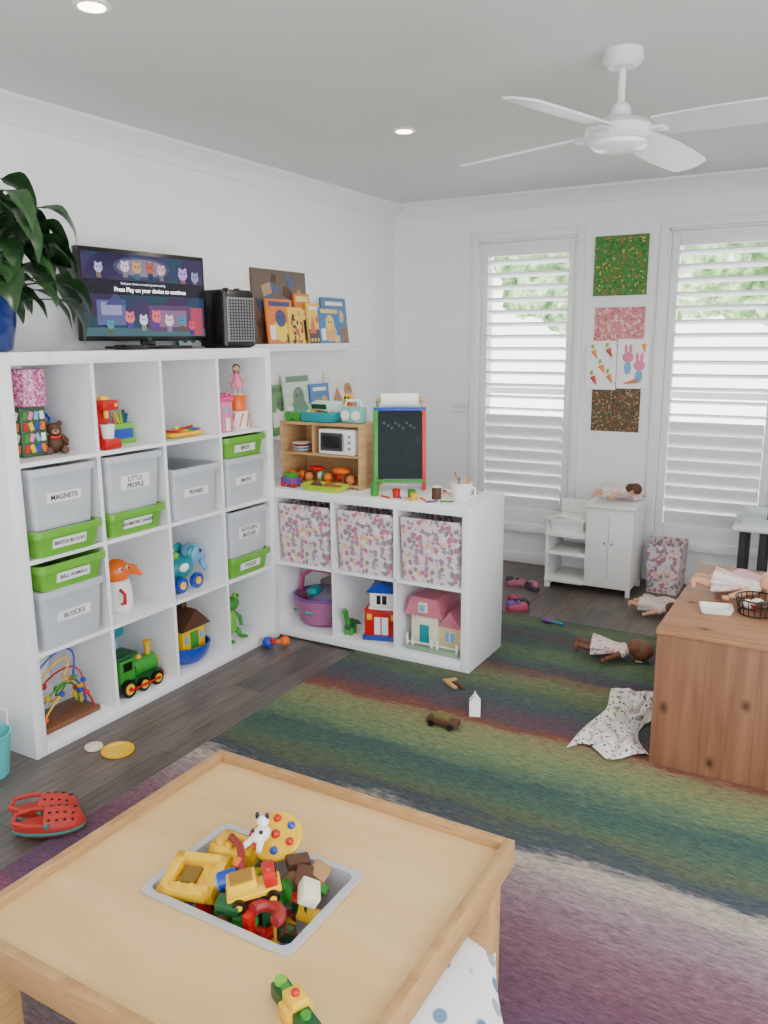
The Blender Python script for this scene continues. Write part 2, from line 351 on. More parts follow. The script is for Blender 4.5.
b=B('toy_whisk',(.15,y+.085,z));b.tube([(0,0,.004),(0,.03,.08),(0,.05,.15),(0,.035,.19)],.007,BLUE);b.tube([(0,.05,.15),(.01,.07,.12),(0,.065,.08)],.006,BLUE);b.done()
y,z=cub(1,0)
b=B('toy_coffee_machine',(.345,y-.085,z))
b.box((0,0,.02),(.09,.08,.04),RED,.008);b.box((-.025,0,.1),(.04,.075,.13),RED,.008);b.box((0,0,.17),(.09,.08,.04),RED,.01)
b.lathe([(.022,0),(.028,.055),(.024,.055),(.018,.005),(0,.005)],WHITE,(.012,0,.041));b.cyl((.01,0,.15),(.01,0,.12),.01,YEL);b.cyl((0,0,.19),(0,0,.205),.022,YEL)
b.sph((.046,.02,.17),.008,YEL,n=8);b.done()
b=B('crayon_box',(.24,y+.07,z))
b.box((0,0,.04),(.07,.13,.08),LIME,.003);b.box((.036,0,.04),(.002,.1,.04),BLUE)
for i in range(7):
    mt=[BLUE,TEAL,RED,YEL,LIME,DGRN,BLUE][i];yy_=-.052+i*.0175;b.cyl((U(-.015,.015),yy_,.08),(U(-.02,.02),yy_,U(.11,.14)),.007,mt,n=10)
b.done()
y,z=cub(2,0)
b=B('toy_xylophone',(.31,y+.02,z));b.box((0,0,.012),(.08,.2,.02),YEL,.005)
for i,mt in enumerate([RED,ORG,YEL,GRN,BLUE,PURP]): b.box((0,-.075+i*.03,.028),(.11-.008*i,.022,.008),mt,.003)
b.cyl((.03,-.06,.038),(-.01,.08,.038),.005,RED,n=8);b.sph((.03,-.06,.043),.011,YEL,n=10);b.done()
y,z=cub(3,0)
def doll(b,skin,hair,dress,shoe=None,pose=0,flat=1):
    shoe=shoe or skin
    for s_ in(-1,1):
        b.tube([(0,s_*.022,.13),(.01+pose*.02,s_*.028,.07),(.0+pose*.01,s_*.030,.018)],[.02,.016,.012],skin,12)
        b.sph((.014+pose*.01,s_*.030,.01),(.024,.014,.012),shoe)
        b.tube([(0,s_*.032,.222),(.012,s_*.062,.19),(.03+.02*pose,s_*.082,.145)],[.015,.013,.010],skin,12)
        b.sph((.036+.02*pose,s_*.086,.134),(.012,.009,.014),skin,n=10)
    b.lathe([(.066,.075),(.07,.08),(.058,.12),(.044,.165),(.04,.195),(.04,.222),(.028,.237),(.013,.243)],dress,(0,0,0),32,fn=lambda t,zz:1+(.12 if zz<.14 else .04)*math.sin(t*2*math.pi*7+zz*20),sx=flat)
    for s_ in(-1,1): b.sph((.003,s_*.042,.213),(.02,.02,.018),dress,n=10)
    b.cyl((0,0,.235),(0,0,.26),.013,skin,n=12)
    b.sph((0,0,.293),(.043,.041,.046),skin,n=20)
    b.sph((-.009,0,.301),(.045,.045,.046),hair,n=20);b.sph((-.02,0,.27),(.035,.043,.04),hair,n=16)
    for s_ in(-1,1):
        b.sph((.0395,s_*.016,.293),(.005,.007,.008),WHITE,n=8);b.sph((.0435,s_*.016,.292),(.003,.004,.005),BLACK,n=8)
        b.sph((0,s_*.042,.289),(.008,.005,.01),skin,n=8);b.sph((.038,s_*.024,.278),(.005,.007,.005),LPINK,n=8)
    b.sph((.045,0,.284),(.006,.005,.005),skin,n=8);b.sph((.041,0,.272),(.004,.011,.0035),RED,n=8)
b=B('toy_castle_tower',(.355,y-.105,z))
b.box((0,0,.07),(.06,.075,.14),PINK,.004);b.box((0,0,.15),(.07,.085,.02),M((220,80,140)),.003)
for sx in(-.025,0,.025):
    for sy in(-.033,0,.033): b.box((sx,sy,.168),(.012,.014,.016),M((220,80,140)),.002)
b.box((.031,0,.035),(.004,.03,.06),WHITE,.001);b.box((.031,-.018,.1),(.004,.016,.024),LBLUE,.001);b.box((.031,.018,.1),(.004,.016,.024),LBLUE,.001);b.done()
b=B('toy_drum',(.33,y+.035,z));b.lathe([(.05,0),(.052,.004),(.05,.01),(.05,.075),(.052,.08),(.048,.085),(0,.085)],WHITE)
for k in range(8):
    a=k*math.pi/4;b.cyl((.051*math.cos(a),.051*math.sin(a),.008),(.051*math.cos(a+.39),.051*math.sin(a+.39),.077),.004,ORG,n=6)
b.done()
b=B('toy_drum',(.33,y+.035,z+.0865));b.lathe([(.04,0),(.042,.004),(.04,.01),(.04,.065),(.042,.07),(.038,.075),(0,.075)],ORG);b.lathe([(.036,.0755),(.036,.077)],WHITE);b.done()
b=B('toy_doll',(.33,y+.035,z+.166),(0,0,-.8),.4);doll(b,SKIN,BROWN,PINK,WHITE);b.done()
y,z=cub(1,2)
b=B('toy_pelican_jug',(.26,y-.01,z))
b.lathe([(.05,0),(.062,.02),(.06,.09),(.05,.13),(.03,.14),(0,.14)],WHITE);b.sph((0,0,.165),(.055,.06,.055),ORG);b.tube([(0,.03,.17),(.02,.075,.16),(.03,.11,.13)],[.03,.022,.006],ORG)
for s_ in(-1,1): b.sph((.045,s_*.018,.185),.009,WHITE,n=8);b.sph((.052,s_*.018,.185),.005,BLACK,n=8)
b.tube([(.05,-.03,.1),(.085,-.04,.09),(.085,-.04,.05),(.055,-.03,.04)],.007,RED);b.done()
y,z=cub(2,2)
b=B('toy_elephant_walker',(.26,y-.01,z))
b.sph((0,0,.1),(.07,.085,.06),TEAL);b.sph((.02,.075,.15),(.05,.05,.05),LBLUE);b.tube([(.03,.1,.15),(.035,.13,.12),(.035,.135,.08),(.04,.15,.06)],[.022,.017,.013,.012],LBLUE)
for s_ in(-1,1):
    b.sph((.0+s_*.045,.06,.155),(.014,.035,.04),TEAL);b.cyl((s_*.062,-.05,.035),(s_*.082,-.05,.035),.035,BLUE);b.cyl((s_*.062,.05,.035),(s_*.082,.05,.035),.035,BLUE);b.cyl((s_*.083,.05,.035),(s_*.086,.05,.035),.018,YEL);b.cyl((s_*.083,-.05,.035),(s_*.086,-.05,.035),.018,YEL)
b.box((0,-.04,.16),(.07,.06,.03),LIME,.01);b.sph((0,-.04,.185),.02,WHITE);b.sph((.065,.09,.165),.008,BLACK,n=8);b.sph((.068,-.02,.11),(.01,.03,.02),WHITE,n=10);b.done()
y,z=cub(0,3)
b=B('bead_maze',(.27,y-.0,z))
b.box((0,0,.012),(.16,.26,.024),M((120,74,48)),.006)
for i,mt in enumerate([RED,BLUE,YEL,GRN,YEL]):
    pts=[];k=28;ph=i*1.3
    for q in range(k+1):
        t=q/k;x=(-.06+.03*i)*(1-t)+(.06-.028*i)*t+.015*math.sin(t*9+ph);yv=-.11+.22*t+.045*math.sin(t*11+ph)*math.sin(math.pi*t);zv=.02+math.sin(math.pi*t)**.6*(.16+.07*math.sin(ph))+.03*math.sin(t*12+ph)*math.sin(math.pi*t)
        pts.append((x,yv,zv))
    b.tube(pts,.004,mt,8)
    for q in(3,5,22,25):
        p=pts[(q+i)%k];b.sph(p,.012 if q%4 else .010,[RED,YEL,BLUE,GRN,ORG][(q+i)%5],n=10)
b.done()
y,z=cub(1,3)
b=B('toy_steam_train',(.31,y+.0,z),(0,0,0),.92)
b.box((0,0,.05),(.1,.26,.03),DGRN,.006);b.cyl((0,-.02,.1),(0,.115,.1),.042,GRN);b.cyl((0,.115,.1),(0,.125,.1),.036,YEL)
b.box((0,-.075,.12),(.09,.09,.11),GRN,.006);b.box((0,-.075,.19),(.11,.12,.018),DGRN,.006);b.box((.046,-.075,.14),(.004,.05,.04),BLACK);b.box((0,-.121,.14),(.05,.004,.04),BLACK)
b.lathe([(.012,0),(.013,.05),(.025,.07),(.018,.07),(0,.065)],YEL,(0,.09,.135));b.sph((0,.03,.142),.016,YEL)
for s_ in(-1,1):
    for yy_,r in((-.09,.042),(.0,.034),(.085,.034)):
        b.cyl((s_*.05,yy_,r),(s_*.068,yy_,r),r,BLACK);b.cyl((s_*.068,yy_,r),(s_*.071,yy_,r),r*.6,YEL);b.cyl((s_*.071,yy_,r),(s_*.075,yy_,r),r*.25,RED)
    b.box((s_*.078,-.0,.038),(.006,.18,.01),RED,.002)
b.prism([(-.04,0),(.04,0),(.02,.04),(-.02,.04)],.02,RED,Matrix.Translation((0,.13,.012)));b.done()
b=B('toy_crane',(.13,y+.03,z))
b.box((0,0,.03),(.09,.1,.06),BLUE,.008);b.box((0,0,.12),(.06,.06,.12),LBLUE,.006);b.box((0,0,.21),(.08,.12,.05),TEAL,.01);b.tube([(0,.03,.23),(0,.08,.25),(0,.11,.22)],.008,WHITE);b.done()
y,z=cub(2,3)
b=B('toy_noahs_ark',(.27,y,z))
b.lathe([(.07,0),(.1,.02),(.118,.06),(.122,.085),(.112,.085),(.106,.06),(0,.055)],BLUE,n=32)
b.box((0,0,.11),(.13,.15,.12),YEL,.006);b.prism([(-.095,0),(.095,0),(.0,.09)],.17,BROWN,Matrix(((0,0,1,-.085),(1,0,0,0),(0,1,0,.17),(0,0,0,1))))
b.box((.066,-.0,.11),(.006,.05,.08),GRN,.002);b.box((.066,.05,.12),(.006,.025,.03),LBLUE,.002);b.box((.066,-.05,.12),(.006,.025,.03),LBLUE,.002)
b.box((0,-.076,.12),(.05,.006,.04),GRN,.002);b.box((0,0,.265),(.03,.03,.03),BROWN,.003);b.done()
y,z=cub(3,3)
b=B('toy_frog',(.28,y-.04,z))
b.sph((0,0,.09),(.04,.04,.07),LIME);b.sph((.01,0,.185),(.042,.05,.036),GRN)
for s_ in(-1,1):
    b.sph((.02,s_*.028,.22),.018,LIME,n=10);b.sph((.034,s_*.028,.224),.008,BLACK,n=8)
    b.tube([(0,s_*.035,.13),(.02,s_*.06,.1),(.03,s_*.055,.06)],[.012,.01,.009],GRN);b.tube([(0,s_*.025,.05),(.02,s_*.045,.03),(.03,s_*.045,.012)],[.02,.014,.01],GRN);b.sph((.045,s_*.048,.009),(.03,.018,.008),GRN)
b.done()
# ================================================================ on top of tall shelf
ZT=1.4705
m,nt,N,L,P=newmat('tv_backdrop')
mp=mapping(N,L,(6,6,9));nz=N.new('ShaderNodeTexVoronoi');nz.inputs['Scale'].default_value=1.6;L.new(mp.outputs[0],nz.inputs['Vector'])
rp=ramp(N,[(0,lin((50,44,90))),(.35,lin((84,66,110))),(.6,lin((56,70,120))),(.8,lin((44,90,100))),(1,lin((84,50,96)))]);sc_=N.new('ShaderNodeSeparateColor');L.new(nz.outputs['Color'],sc_.inputs[0]);L.new(sc_.outputs[0],rp.inputs[0])
P.inputs['Base Color'].default_value=(0,0,0,1);L.new(rp.outputs[0],P.inputs['Emission Color']);P.inputs['Emission Strength'].default_value=.8;P.inputs['Roughness'].default_value=.15
TVB=m
def E(c,s=.8): return M(c,.2,emit=s,var=.01)
b=B('television',(.2,-.59,ZT),(0,0,-.09))
w,h=.665,.37;zc=.035+h/2
b.box((-.012,0,zc),(.035,w,h),BLACK,.006);b.box((.007,0,zc+.004),(.002,w-.03,h-.045),TVB)
b.box((-.035,0,zc-.02),(.03,w*.6,h*.5),BLACK,.01)
b.box((0,0,.008),(.17,.34,.012),BLACK,.005);b.box((-.01,0,.03),(.02,.07,.05),BLACK,.004)
xx=.0085
def disc(b,y,z,r,mt,x,rz=None):
    k=20;pts=[(r*math.cos(2*math.pi*i/k),(rz or r)*math.sin(2*math.pi*i/k)) for i in range(k)];b.prism(pts,.0004,mt,FX(x,y,z))
b.box((xx,0,.072),(.0004,w-.03,.035),E((60,90,100),.35))
b.box((xx,-.19,.15),(.0006,.14,.1),E((80,84,130),.4));b.box((xx,-.19,.165),(.0008,.1,.05),E((130,130,170),.4));b.box((xx,.12,.13),(.0006,.24,.11),E((80,56,90),.4));b.box((xx,.12,.13),(.0008,.18,.07),E((120,90,120),.4));b.box((xx,.27,.12),(.0009,.07,.12),E((150,60,80),.45))
b.prism([(-.11,0),(.0,0),(-.055,.05)],.0008,E((60,60,110),.4),FX(xx,-.11,.18))
disc(b,-.02,.335,.15,E((60,66,90),.4),xx+.0002,.045);disc(b,-.02,.335,.13,E((110,104,130),.45),xx+.0004,.035)
for y_,z_,r_,c_ in((-.24,.325,.02,(150,160,190)),(-.11,.335,.022,(190,180,190)),(-.05,.333,.024,(180,140,90)),(.02,.335,.024,(150,80,70)),(.08,.33,.022,(190,150,160)),(.2,.32,.026,(160,130,190)),(.27,.31,.022,(120,130,160)),(-.10,.13,.024,(200,100,110)),(-.03,.12,.022,(190,190,200)),(.04,.135,.026,(200,90,110)),(.11,.12,.024,(200,180,190)),(.18,.12,.022,(60,120,150)),(-.2,.1,.018,(60,130,150)),(.24,.1,.02,(190,60,80))):
    disc(b,y_,z_,r_,E(c_,.5),xx+.0008,r_*.9);disc(b,y_-r_*.35,z_+.2*r_,r_*.16,BLACK,xx+.0012);disc(b,y_+r_*.35,z_+.2*r_,r_*.16,BLACK,xx+.0012);disc(b,y_-r_*.6,z_+r_*.85,r_*.3,E(c_,.4),xx+.0007);disc(b,y_+r_*.6,z_+r_*.85,r_*.3,E(c_,.4),xx+.0007);b.box((xx+.0006,y_,z_-r_*1.3),(.0006,r_*1.1,r_*1.2),E(tuple(int(v*.6) for v in c_[::-1]),.4))
b.box((xx+.0012,0,.252),(.0004,w-.03,.058),E((30,28,40),.25));b.text('Press Play on your device to continue',.025,E((250,250,250),1),FX(xx+.0018,.02,.243),.0005);b.text('Find your shows or music paused casting',.014,E((220,220,230),.8),FX(xx+.0018,-.02,.268))
b.text('LG',.014,GREY,FX(.0062,0,.043));b.done()
b=B('set_top_box',(.31,-.80,ZT));b.box((0,0,.01),(.07,.12,.02),BLACK,.004);b.sph((.036,.04,.012),.002,RED,n=6);b.done()
b=B('fan_heater',(.25,-.13,ZT),(0,0,-.15))
b.loft([(0,.15,.17,.02),(.012,.19,.2,.025),(.25,.19,.2,.025),(.265,.17,.18,.03)],BLACK)
b.box((.096,0,.13),(.006,.165,.2),GREY,.002)
for i in range(14): b.box((.101,0,.04+i*.0135),(.005,.155,.004),DGREY,.001)
for i in range(9): b.box((.1025,-.068+i*.017,.13),(.003,.003,.19),DGREY)
b.cyl((.03,-.03,.265),(.03,-.03,.275),.014,BLACK);b.cyl((.03,.04,.265),(.03,.04,.275),.014,BLACK);b.done()
# plant
POT=M((20,45,120),.15,coat=.5);SOIL=M((50,35,25),.95,bump=.5)
m,nt,N,L,P=newmat('leaf');mp=mapping(N,L,(1,1,1));nz=N.new('ShaderNodeTexNoise');nz.inputs['Scale'].default_value=9;L.new(mp.outputs[0],nz.inputs['Vector']);rp=ramp(N,[(.3,lin((20,46,22))),(.7,lin((48,88,44)))]);L.new(nz.outputs[0],rp.inputs[0]);L.new(rp.outputs[0],P.inputs['Base Color']);P.inputs['Roughness'].default_value=.35
LEAF=m
b=B('potted_peace_lily',(.22,-1.38,ZT))
b.lathe([(.07,0),(.085,.01),(.105,.1),(.11,.17),(.118,.175),(.118,.19),(.1,.19),(.095,.16),(0,.16)],POT)
b.lathe([(.096,.162),(0,.168)],SOIL)
def leaf(b,base,ang,reach,hgt,ln,wd,mat=LEAF,drop=1.0):
    d=Vector((math.cos(ang),math.sin(ang),0));side=Vector((-math.sin(ang),math.cos(ang),0))
    p0=Vector(base);p1=p0+d*reach*.35+Vector((0,0,hgt));p2=p0+d*reach+Vector((0,0,hgt*.95))
    st=[]
    for i in range(9):
        t=i/8;st.append((1-t)**2*p0+2*t*(1-t)*p1+t*t*p2)
    b.tube(st,[.0045-.002*i/8 for i in range(9)],mat,6)
    tw=U(-.5,.5)
    def fn(u,v):
        x=ln*(math.sin(1.35*drop*u+.1)-math.sin(.1))/(1.35*drop)
        z_=ln*(math.cos(1.35*drop*u+.1)-math.cos(.1))/(1.35*drop)
        wv=wd*(math.sin(math.pi*min(1,u**.75))**.8)*(1-.25*u) if 0<u<1 else .0008
        s_=(v-.5)*2
        return p2+d*(x)+Vector((0,0,z_))+side*(s_*wv*.5)+Vector((0,0,abs(s_)*wv*.16+s_*wv*.5*tw+.006*math.sin(u*14+s_*3)*abs(s_)))
    b.grid(fn,12,6,mat)
for i in range(40):
    ang=U(-.6,2.2);leaf(b,(U(-.04,.04),U(-.04,.04),.165),ang,U(.05,.19),U(.03,.38),U(.15,.22),U(.09,.13),drop=U(.7,1.6))
for i in range(8):
    ang=U(4.4,5.8);leaf(b,(U(-.04,.04),U(-.04,.04),.165),ang,U(.03,.09),U(.2,.42),U(.14,.18),U(.08,.1),drop=U(.7,1.5))
for ang,re,hg in((1.2,.2,.3),(1.0,.22,.22),(1.4,.24,.10),(.8,.22,.34),(1.5,.16,.36),(1.15,.24,.02),(1.35,.2,.24),(1.3,.25,.16),(1.1,.26,.08),(1.45,.24,.26),(1.2,.10,.44)):
    leaf(b,(0,0,.165),ang,re,hg,.21,.135,drop=1.35)
b.done(80)
# ================================================================ wall ledges and books
def book(y0,y1,z0,h,c1,c2,c3,kind=0,x=.03,thick=.012,tilt=.1,name='picture_book'):
    w=y1-y0
    b=B(name,(x+thick,(y0+y1)/2,z0+.002),(0,-tilt,0))
    mat=M(c1,.35);m2=M(c2,.35);m3=M(c3,.35)
    b.box((0,0,h/2),(thick*.7,w-.006,h-.008),WHITE);b.box((thick*.45,0,h/2),(.002,w,h),mat);b.box((-thick*.45,0,h/2),(.002,w,h),mat);b.box((0,-w/2,h/2),(thick,.002,h),mat)
    xf=thick*.45+.0011
    if kind==0:
        disc(b,0,h*.35,w*.3,m2,xf,h*.24);disc(b,0,h*.6,w*.2,m3,xf+.0005,w*.2);disc(b,-w*.07,h*.62,w*.03,BLACK,xf+.001);disc(b,w*.07,h*.62,w*.03,BLACK,xf+.001)
        b.box((xf,0,h*.9),(.001,w*.8,h*.1),m3);b.box((xf,w*.3,h*.18),(.001,w*.25,h*.18),m3);b.box((xf,-w*.33,h*.3),(.001,w*.2,h*.3),WHITE)
    elif kind==1:
        b.box((xf,0,h*.2),(.001,w*.98,h*.38),m2);disc(b,w*.22,h*.62,w*.14,m3,xf,w*.14);b.prism([(-w*.4,0),(w*.1,0),(-w*.15,h*.4)],.001,m3,FX(xf,0,h*.3));b.box((xf+.0005,0,h*.88),(.001,w*.7,h*.08),WHITE)
        for q in(-.3,-.05,.2): disc(b,w*q,h*.15,w*.08,mat,xf+.0008)
    else:
        for i in range(26): b.box((xf+.0001*i,w*U(-.4,.4),h*U(.1,.9)),(.001,w*U(.06,.2),h*U(.06,.16)),[m2,m3,mat,BROWN][i%4],0,(U(-.6,.6),0,0))
    b.done()
b=B('picture_ledge');b.bb((.0,.1,1.445),(.11,1.30,1.465),TRIM,.002);b.bb((.10,.1,1.465),(.11,1.30,1.485),TRIM,.002);b.bb((0,.1,1.465),(.012,1.30,1.5),TRIM,.002);b.done()
LZ=1.466
book(.36,.86,LZ,.42,(100,80,66),(70,84,120),(170,140,100),2,x=.012,tilt=.05)
book(.42,.66,LZ,.26,(226,120,40),(244,210,60),(60,60,120),0,x=.06)
book(.60,.74,LZ,.22,(240,196,60),(200,50,40),(40,40,60),2,x=.072)
book(.71,.86,LZ,.30,(210,116,40),(40,36,40),(240,210,120),0,x=.045)
book(.80,.93,LZ,.25,(230,190,80),(60,50,40),(220,90,40),1,x=.062)
book(.91,1.14,LZ,.23,(40,112,184),(220,160,110),(240,200,90),0,x=.065)
book(1.0,1.27,LZ,.29,(86,120,156),(140,104,70),(210,180,140),1,x=.035)
b=B('picture_ledge');b.bb((.0,.45,.955),(.13,1.45,.975),TRIM,.002);b.bb((.118,.45,.975),(.13,1.45,1.0),TRIM,.002);b.bb((0,.45,.975),(.012,1.45,1.01),TRIM,.002);b.done()
book(.46,.66,.976,.28,(90,150,80),(240,240,220),(70,110,60),0,x=.03)
book(.58,.86,.976,.34,(206,218,206),(70,140,100),(90,120,90),0,x=.045)
book(.82,1.02,.976,.27,(60,112,176),(230,230,230),(230,160,60),1,x=.06)
book(1.04,1.38,.976,.34,(236,232,222),(120,160,190),(180,130,90),1,x=.03)
book(-.26,-.04,ZT,.26,(30,120,150),(240,240,230),(220,160,40),1,x=.04)
# ================================================================ contents of low shelf
for c in(1,2,3):
    x,z=cub2(c,0);b=B('fabric_storage_box',(x,.17,z))
    b.loft([(0,.29,.30,.012),(.30,.312,.32,.012),(.30,.29,.30,.01),(.05,.28,.29,.01)],FLORAL)
    b.tube([(-.04,-.158,.24),(0,-.166,.235),(.04,-.158,.24)],.005,GREY,8)
    b.done()
x,z=cub2(1,1)
b=B('doll_carrier_basket',(x-.0,.17,z))
b.lathe([(.09,0),(.12,.02),(.145,.1),(.15,.15),(.143,.15),(.135,.1),(.1,.03),(0,.03)],M((166,100,140),.6))
b.tube([(.148*math.cos(a),.148*math.sin(a),.152) for a in [2*math.pi*i/32 for i in range(32)]],.008,PURP,8,closed=True)
b.tube([(-.14,0,.15),(-.12,-.01,.24),(-.05,-.02,.285),(.05,-.02,.285),(.12,-.01,.24),(.14,0,.15)],.013,M((190,80,130)),10)
b.tube([(-.14,-.06,.06),(0,-.15,.09),(.14,-.06,.06)],.008,TEAL,8);b.sph((0,.02,.12),(.1,.09,.06),M((140,120,150),.7));b.sph((-.03,-.03,.17),(.04,.05,.03),TEAL);b.done()
x,z=cub2(2,1)
b=B('toy_barn',(x+.035,.15,z),(0,0,.3))
b.box((0,0,.012),(.19,.19,.024),BLUE,.004);b.box((0,0,.09),(.17,.17,.14),RED,.004);b.box((0,0,.2),(.12,.15,.09),WHITE,.004)
b.prism([(-.08,0),(.08,0),(.045,.035),(0,.05),(-.045,.035)],.16,BLUE,Matrix(((1,0,0,0),(0,0,1,-.08),(0,1,0,.24),(0,0,0,1))))
b.box((0,-.087,.075),(.07,.005,.09),WHITE,.002);b.box((0,-.09,.075),(.006,.004,.09),RED);b.box((0,-.077,.205),(.05,.005,.045),BLACK,.002);b.box((0,-.08,.205),(.006,.004,.045),WHITE)
b.tube([(-.06,-.08,.165),(0,-.1,.17),(.06,-.08,.165)],.008,WHITE,8)
for s_ in(-1,1): b.box((s_*.06,-.087,.12),(.025,.005,.03),YEL,.002)
b.done()
b=B('toy_dinosaur',(x-.125,.08,z));b.sph((0,0,.05),(.022,.04,.03),DGRN);b.tube([(0,-.02,.06),(0,-.04,.1),(0,-.045,.13)],[.016,.012,.013],GRN);b.sph((0,-.055,.135),(.013,.022,.013),GRN);b.tube([(0,.03,.05),(0,.07,.04),(0,.1,.02)],[.018,.01,.003],DGRN)
for sx in(-.014,.014):
    for sy in(-.02,.02): b.cyl((sx,sy,.04),(sx,sy,0),.009,GRN,n=10)
b.done()
x,z=cub2(3,1)
b=B('toy_dollhouse',(x,.165,z))
DP=M((204,116,138))
b.box((0,0,.012),(.28,.27,.024),M((140,166,140)),.006);b.box((-.05,0,.095),(.14,.2,.15),CREAM,.004);b.box((.08,0,.075),(.12,.18,.11),M((220,200,150)),.004)
b.prism([(-.1,0),(.1,0),(.065,.09),(-.065,.09)],.23,DP,Matrix(((1,0,0,-.05),(0,0,1,-.115),(0,1,0,.17),(0,0,0,1))))
b.prism([(-.06,0),(.06,0),(.0,.08)],.2,DP,Matrix(((1,0,0,.082),(0,0,1,-.1),(0,1,0,.13),(0,0,0,1))))
b.box((-.05,-.102,.075),(.05,.006,.1),TEAL,.003);b.box((.08,-.092,.08),(.045,.006,.045),LBLUE,.002);b.box((.08,-.095,.08),(.004,.004,.045),WHITE)
b.box((-.05,-.102,.148),(.05,.006,.02),WHITE,.002);b.box((-.05,-.115,.215),(.045,.02,.05),CREAM,.003);b.box((-.05,-.127,.215),(.025,.004,.03),LBLUE);b.box((-.13,-.12,.05),(.006,.006,.06),WHITE);b.box((.0,.03,.275),(.03,.03,.05),M((200,90,80)),.003)
for q in(-.13,-.1,.0,.03,.13): b.box((q,-.125,.04),(.012,.004,.05),WHITE,.001)
b.box((0,-.123,.04),(.27,.003,.008),WHITE);b.done()
# ================================================================ on low shelf
ZL=H2+.0005
b=B('toy_kitchen_hutch',(.58,.245,ZL))
w=.48;d=.22;h=.32
b.box((-w/2+.007,0,h/2),(.014,d,h),TOYWOOD,.002);b.box((w/2-.007,0,h/2),(.014,d,h),TOYWOOD,.002);b.box((0,0,h-.007),(w-.028,d,.014),TOYWOOD,.002);b.box((0,0,.16),(w-.028,d,.012),TOYWOOD,.002);b.box((0,0,.012),(w-.028,d,.014),TOYWOOD,.002);b.box((0,d/2-.004,h/2),(w-.028,.006,h-.02),TOYWOOD);b.box((-.04,0,.235),(.012,d-.01,.14),TOYWOOD)
b.box((.10,-.02,.23),(.21,.18,.125),WHITE,.008);b.box((.075,-.112,.23),(.13,.006,.09),DGREY,.003);b.box((.075,-.116,.23),(.1,.004,.06),BLACK,.003)
for q in(.2,.23,.26): b.cyl((.18,-.11,q),(.18,-.118,q),.008,GREY)
b.cyl((.148,-.12,.19),(.148,-.12,.27),.005,GREY,n=8);b.done()
b=B('toy_food_pile',(.58,.18,ZL+.0195))
for i in range(12):
    q=-.2+i*.034;b.sph((q,U(-.05,.05),.026),(.022,.024,.025),[ORG,RED,ORG,BROWN,M((200,110,50)),CREAM,GRN][i%7],n=12);b.cyl((q,.0,.05),(q,.0,.054),.003,DGRN,n=6)
b.sph((.1,0,.06),(.05,.03,.02),ORG);b.sph((-.05,0,.065),(.05,.03,.016),RED);b.done()
b=B('toy_plate_stack',(.435,.19,ZL+.167))
for i in range(5): b.lathe([(.03,0),(.05,.01),(.049,.012),(.028,.004),(0,.004)],[CREAM,LBLUE,WHITE,RED,WHITE][i],(0,0,i*.008))
b.done()
ZK=ZL+.3205
b=B('toy_cash_register',(.56,.21,ZK));b.box((0,0,.025),(.19,.14,.05),TEAL,.01);b.box((0,.03,.07),(.17,.07,.05),M((200,230,220)),.008,(.3,0,0));b.box((-.02,-.012,.075),(.09,.004,.025),DGRN,.001,(.3,0,0))
for i in range(4):
    for j in range(3): b.box((-.06+i*.035,-.045+j*.022,.053),(.02,.014,.008),[WHITE,YEL,RED,GRN][(i+j)%4],.003)
b.done()
b=B('toy_radio',(.74,.21,ZK));b.box((0,0,.04),(.12,.06,.08),M((120,190,180)),.012);b.cyl((-.03,-.03,.04),(-.03,-.036,.04),.024,WHITE);b.cyl((.03,-.03,.04),(.03,-.036,.04),.024,WHITE);b.tube([(-.05,0,.08),(-.04,0,.11),(.04,0,.11),(.05,0,.08)],.007,WHITE);b.done()
b=B('toy_binoculars',(.41,.2,ZK));b.cyl((-.025,-.05,.025),(-.025,.05,.025),.025,GRN,.017);b.cyl((.025,-.05,.025),(.025,.05,.025),.025,GRN,.017);b.box((0,0,.03),(.04,.03,.02),BLACK,.004);b.done()
b=B('toy_robot',(.64,.325,ZK));b.box((0,0,.05),(.06,.04,.07),M((230,120,60)),.006);b.box((0,0,.11),(.045,.04,.045),YEL,.006);b.sph((-.01,-.021,.115),.006,BLACK,n=8);b.sph((.01,-.021,.115),.006,BLACK,n=8);b.cyl((0,0,.13),(0,0,.16),.003,GREY,n=8);b.sph((0,0,.162),.007,RED,n=8);b.cyl((-.015,0,.015),(-.015,0,0),.012,BLUE,n=12);b.cyl((.015,0,.015),(.015,0,0),.012,BLUE,n=12);b.done()
b=B('play_food_tray',(.66,.06,ZL));b.loft([(0,.2,.09,.02),(.03,.24,.12,.025),(.03,.225,.105,.02),(.006,.19,.08,.02)],M((180,208,40),.4));b.sph((-.05,0,.022),(.03,.025,.02),BROWN);b.sph((.03,.0,.022),(.04,.025,.018),M((150,90,50)));b.sph((.08,0,.02),.014,RED,n=10);b.done()
b=B('wooden_train_carriage',(.45,.07,ZL));b.box((0,0,.03),(.1,.05,.035),PURP,.004);b.box((0,0,.055),(.06,.045,.03),GRN,.004)
for sx in(-.03,.03):
    for sy in(-.028,.028): b.cyl((sx,sy-.004,.013),(sx,sy+.004,.013),.013,RED,n=14)
b.done()
CHALK=speckle('chalk_surface',(34,42,48),[(44,54,60),(38,46,52)],14,.3,.9)
b=B('chalkboard_easel',(.995,.215,ZL+.004),(math.radians(-7),0,.5))
w=.235;h=.392
b.box((0,0,h/2+.03),(w,.01,h-.05),CHALK)
b.box((-w/2,0,h/2),(.024,.022,h),GRN,.004);b.box((w/2,0,h/2),(.02,.022,h),M((205,60,50)),.004);b.box((0,0,h),(w+.02,.022,.018),BLUE,.004);b.box((0,-.012,.045),(w,.05,.014),GRN,.004)
for i in range(9):
    yq=.33-.012*(i%3);b.tube([(-.08+i*.018,-.0055,yq),(-.075+i*.018,-.0055,yq-.01),(-.07+i*.018,-.0055,yq)],.0012,GREY,5)
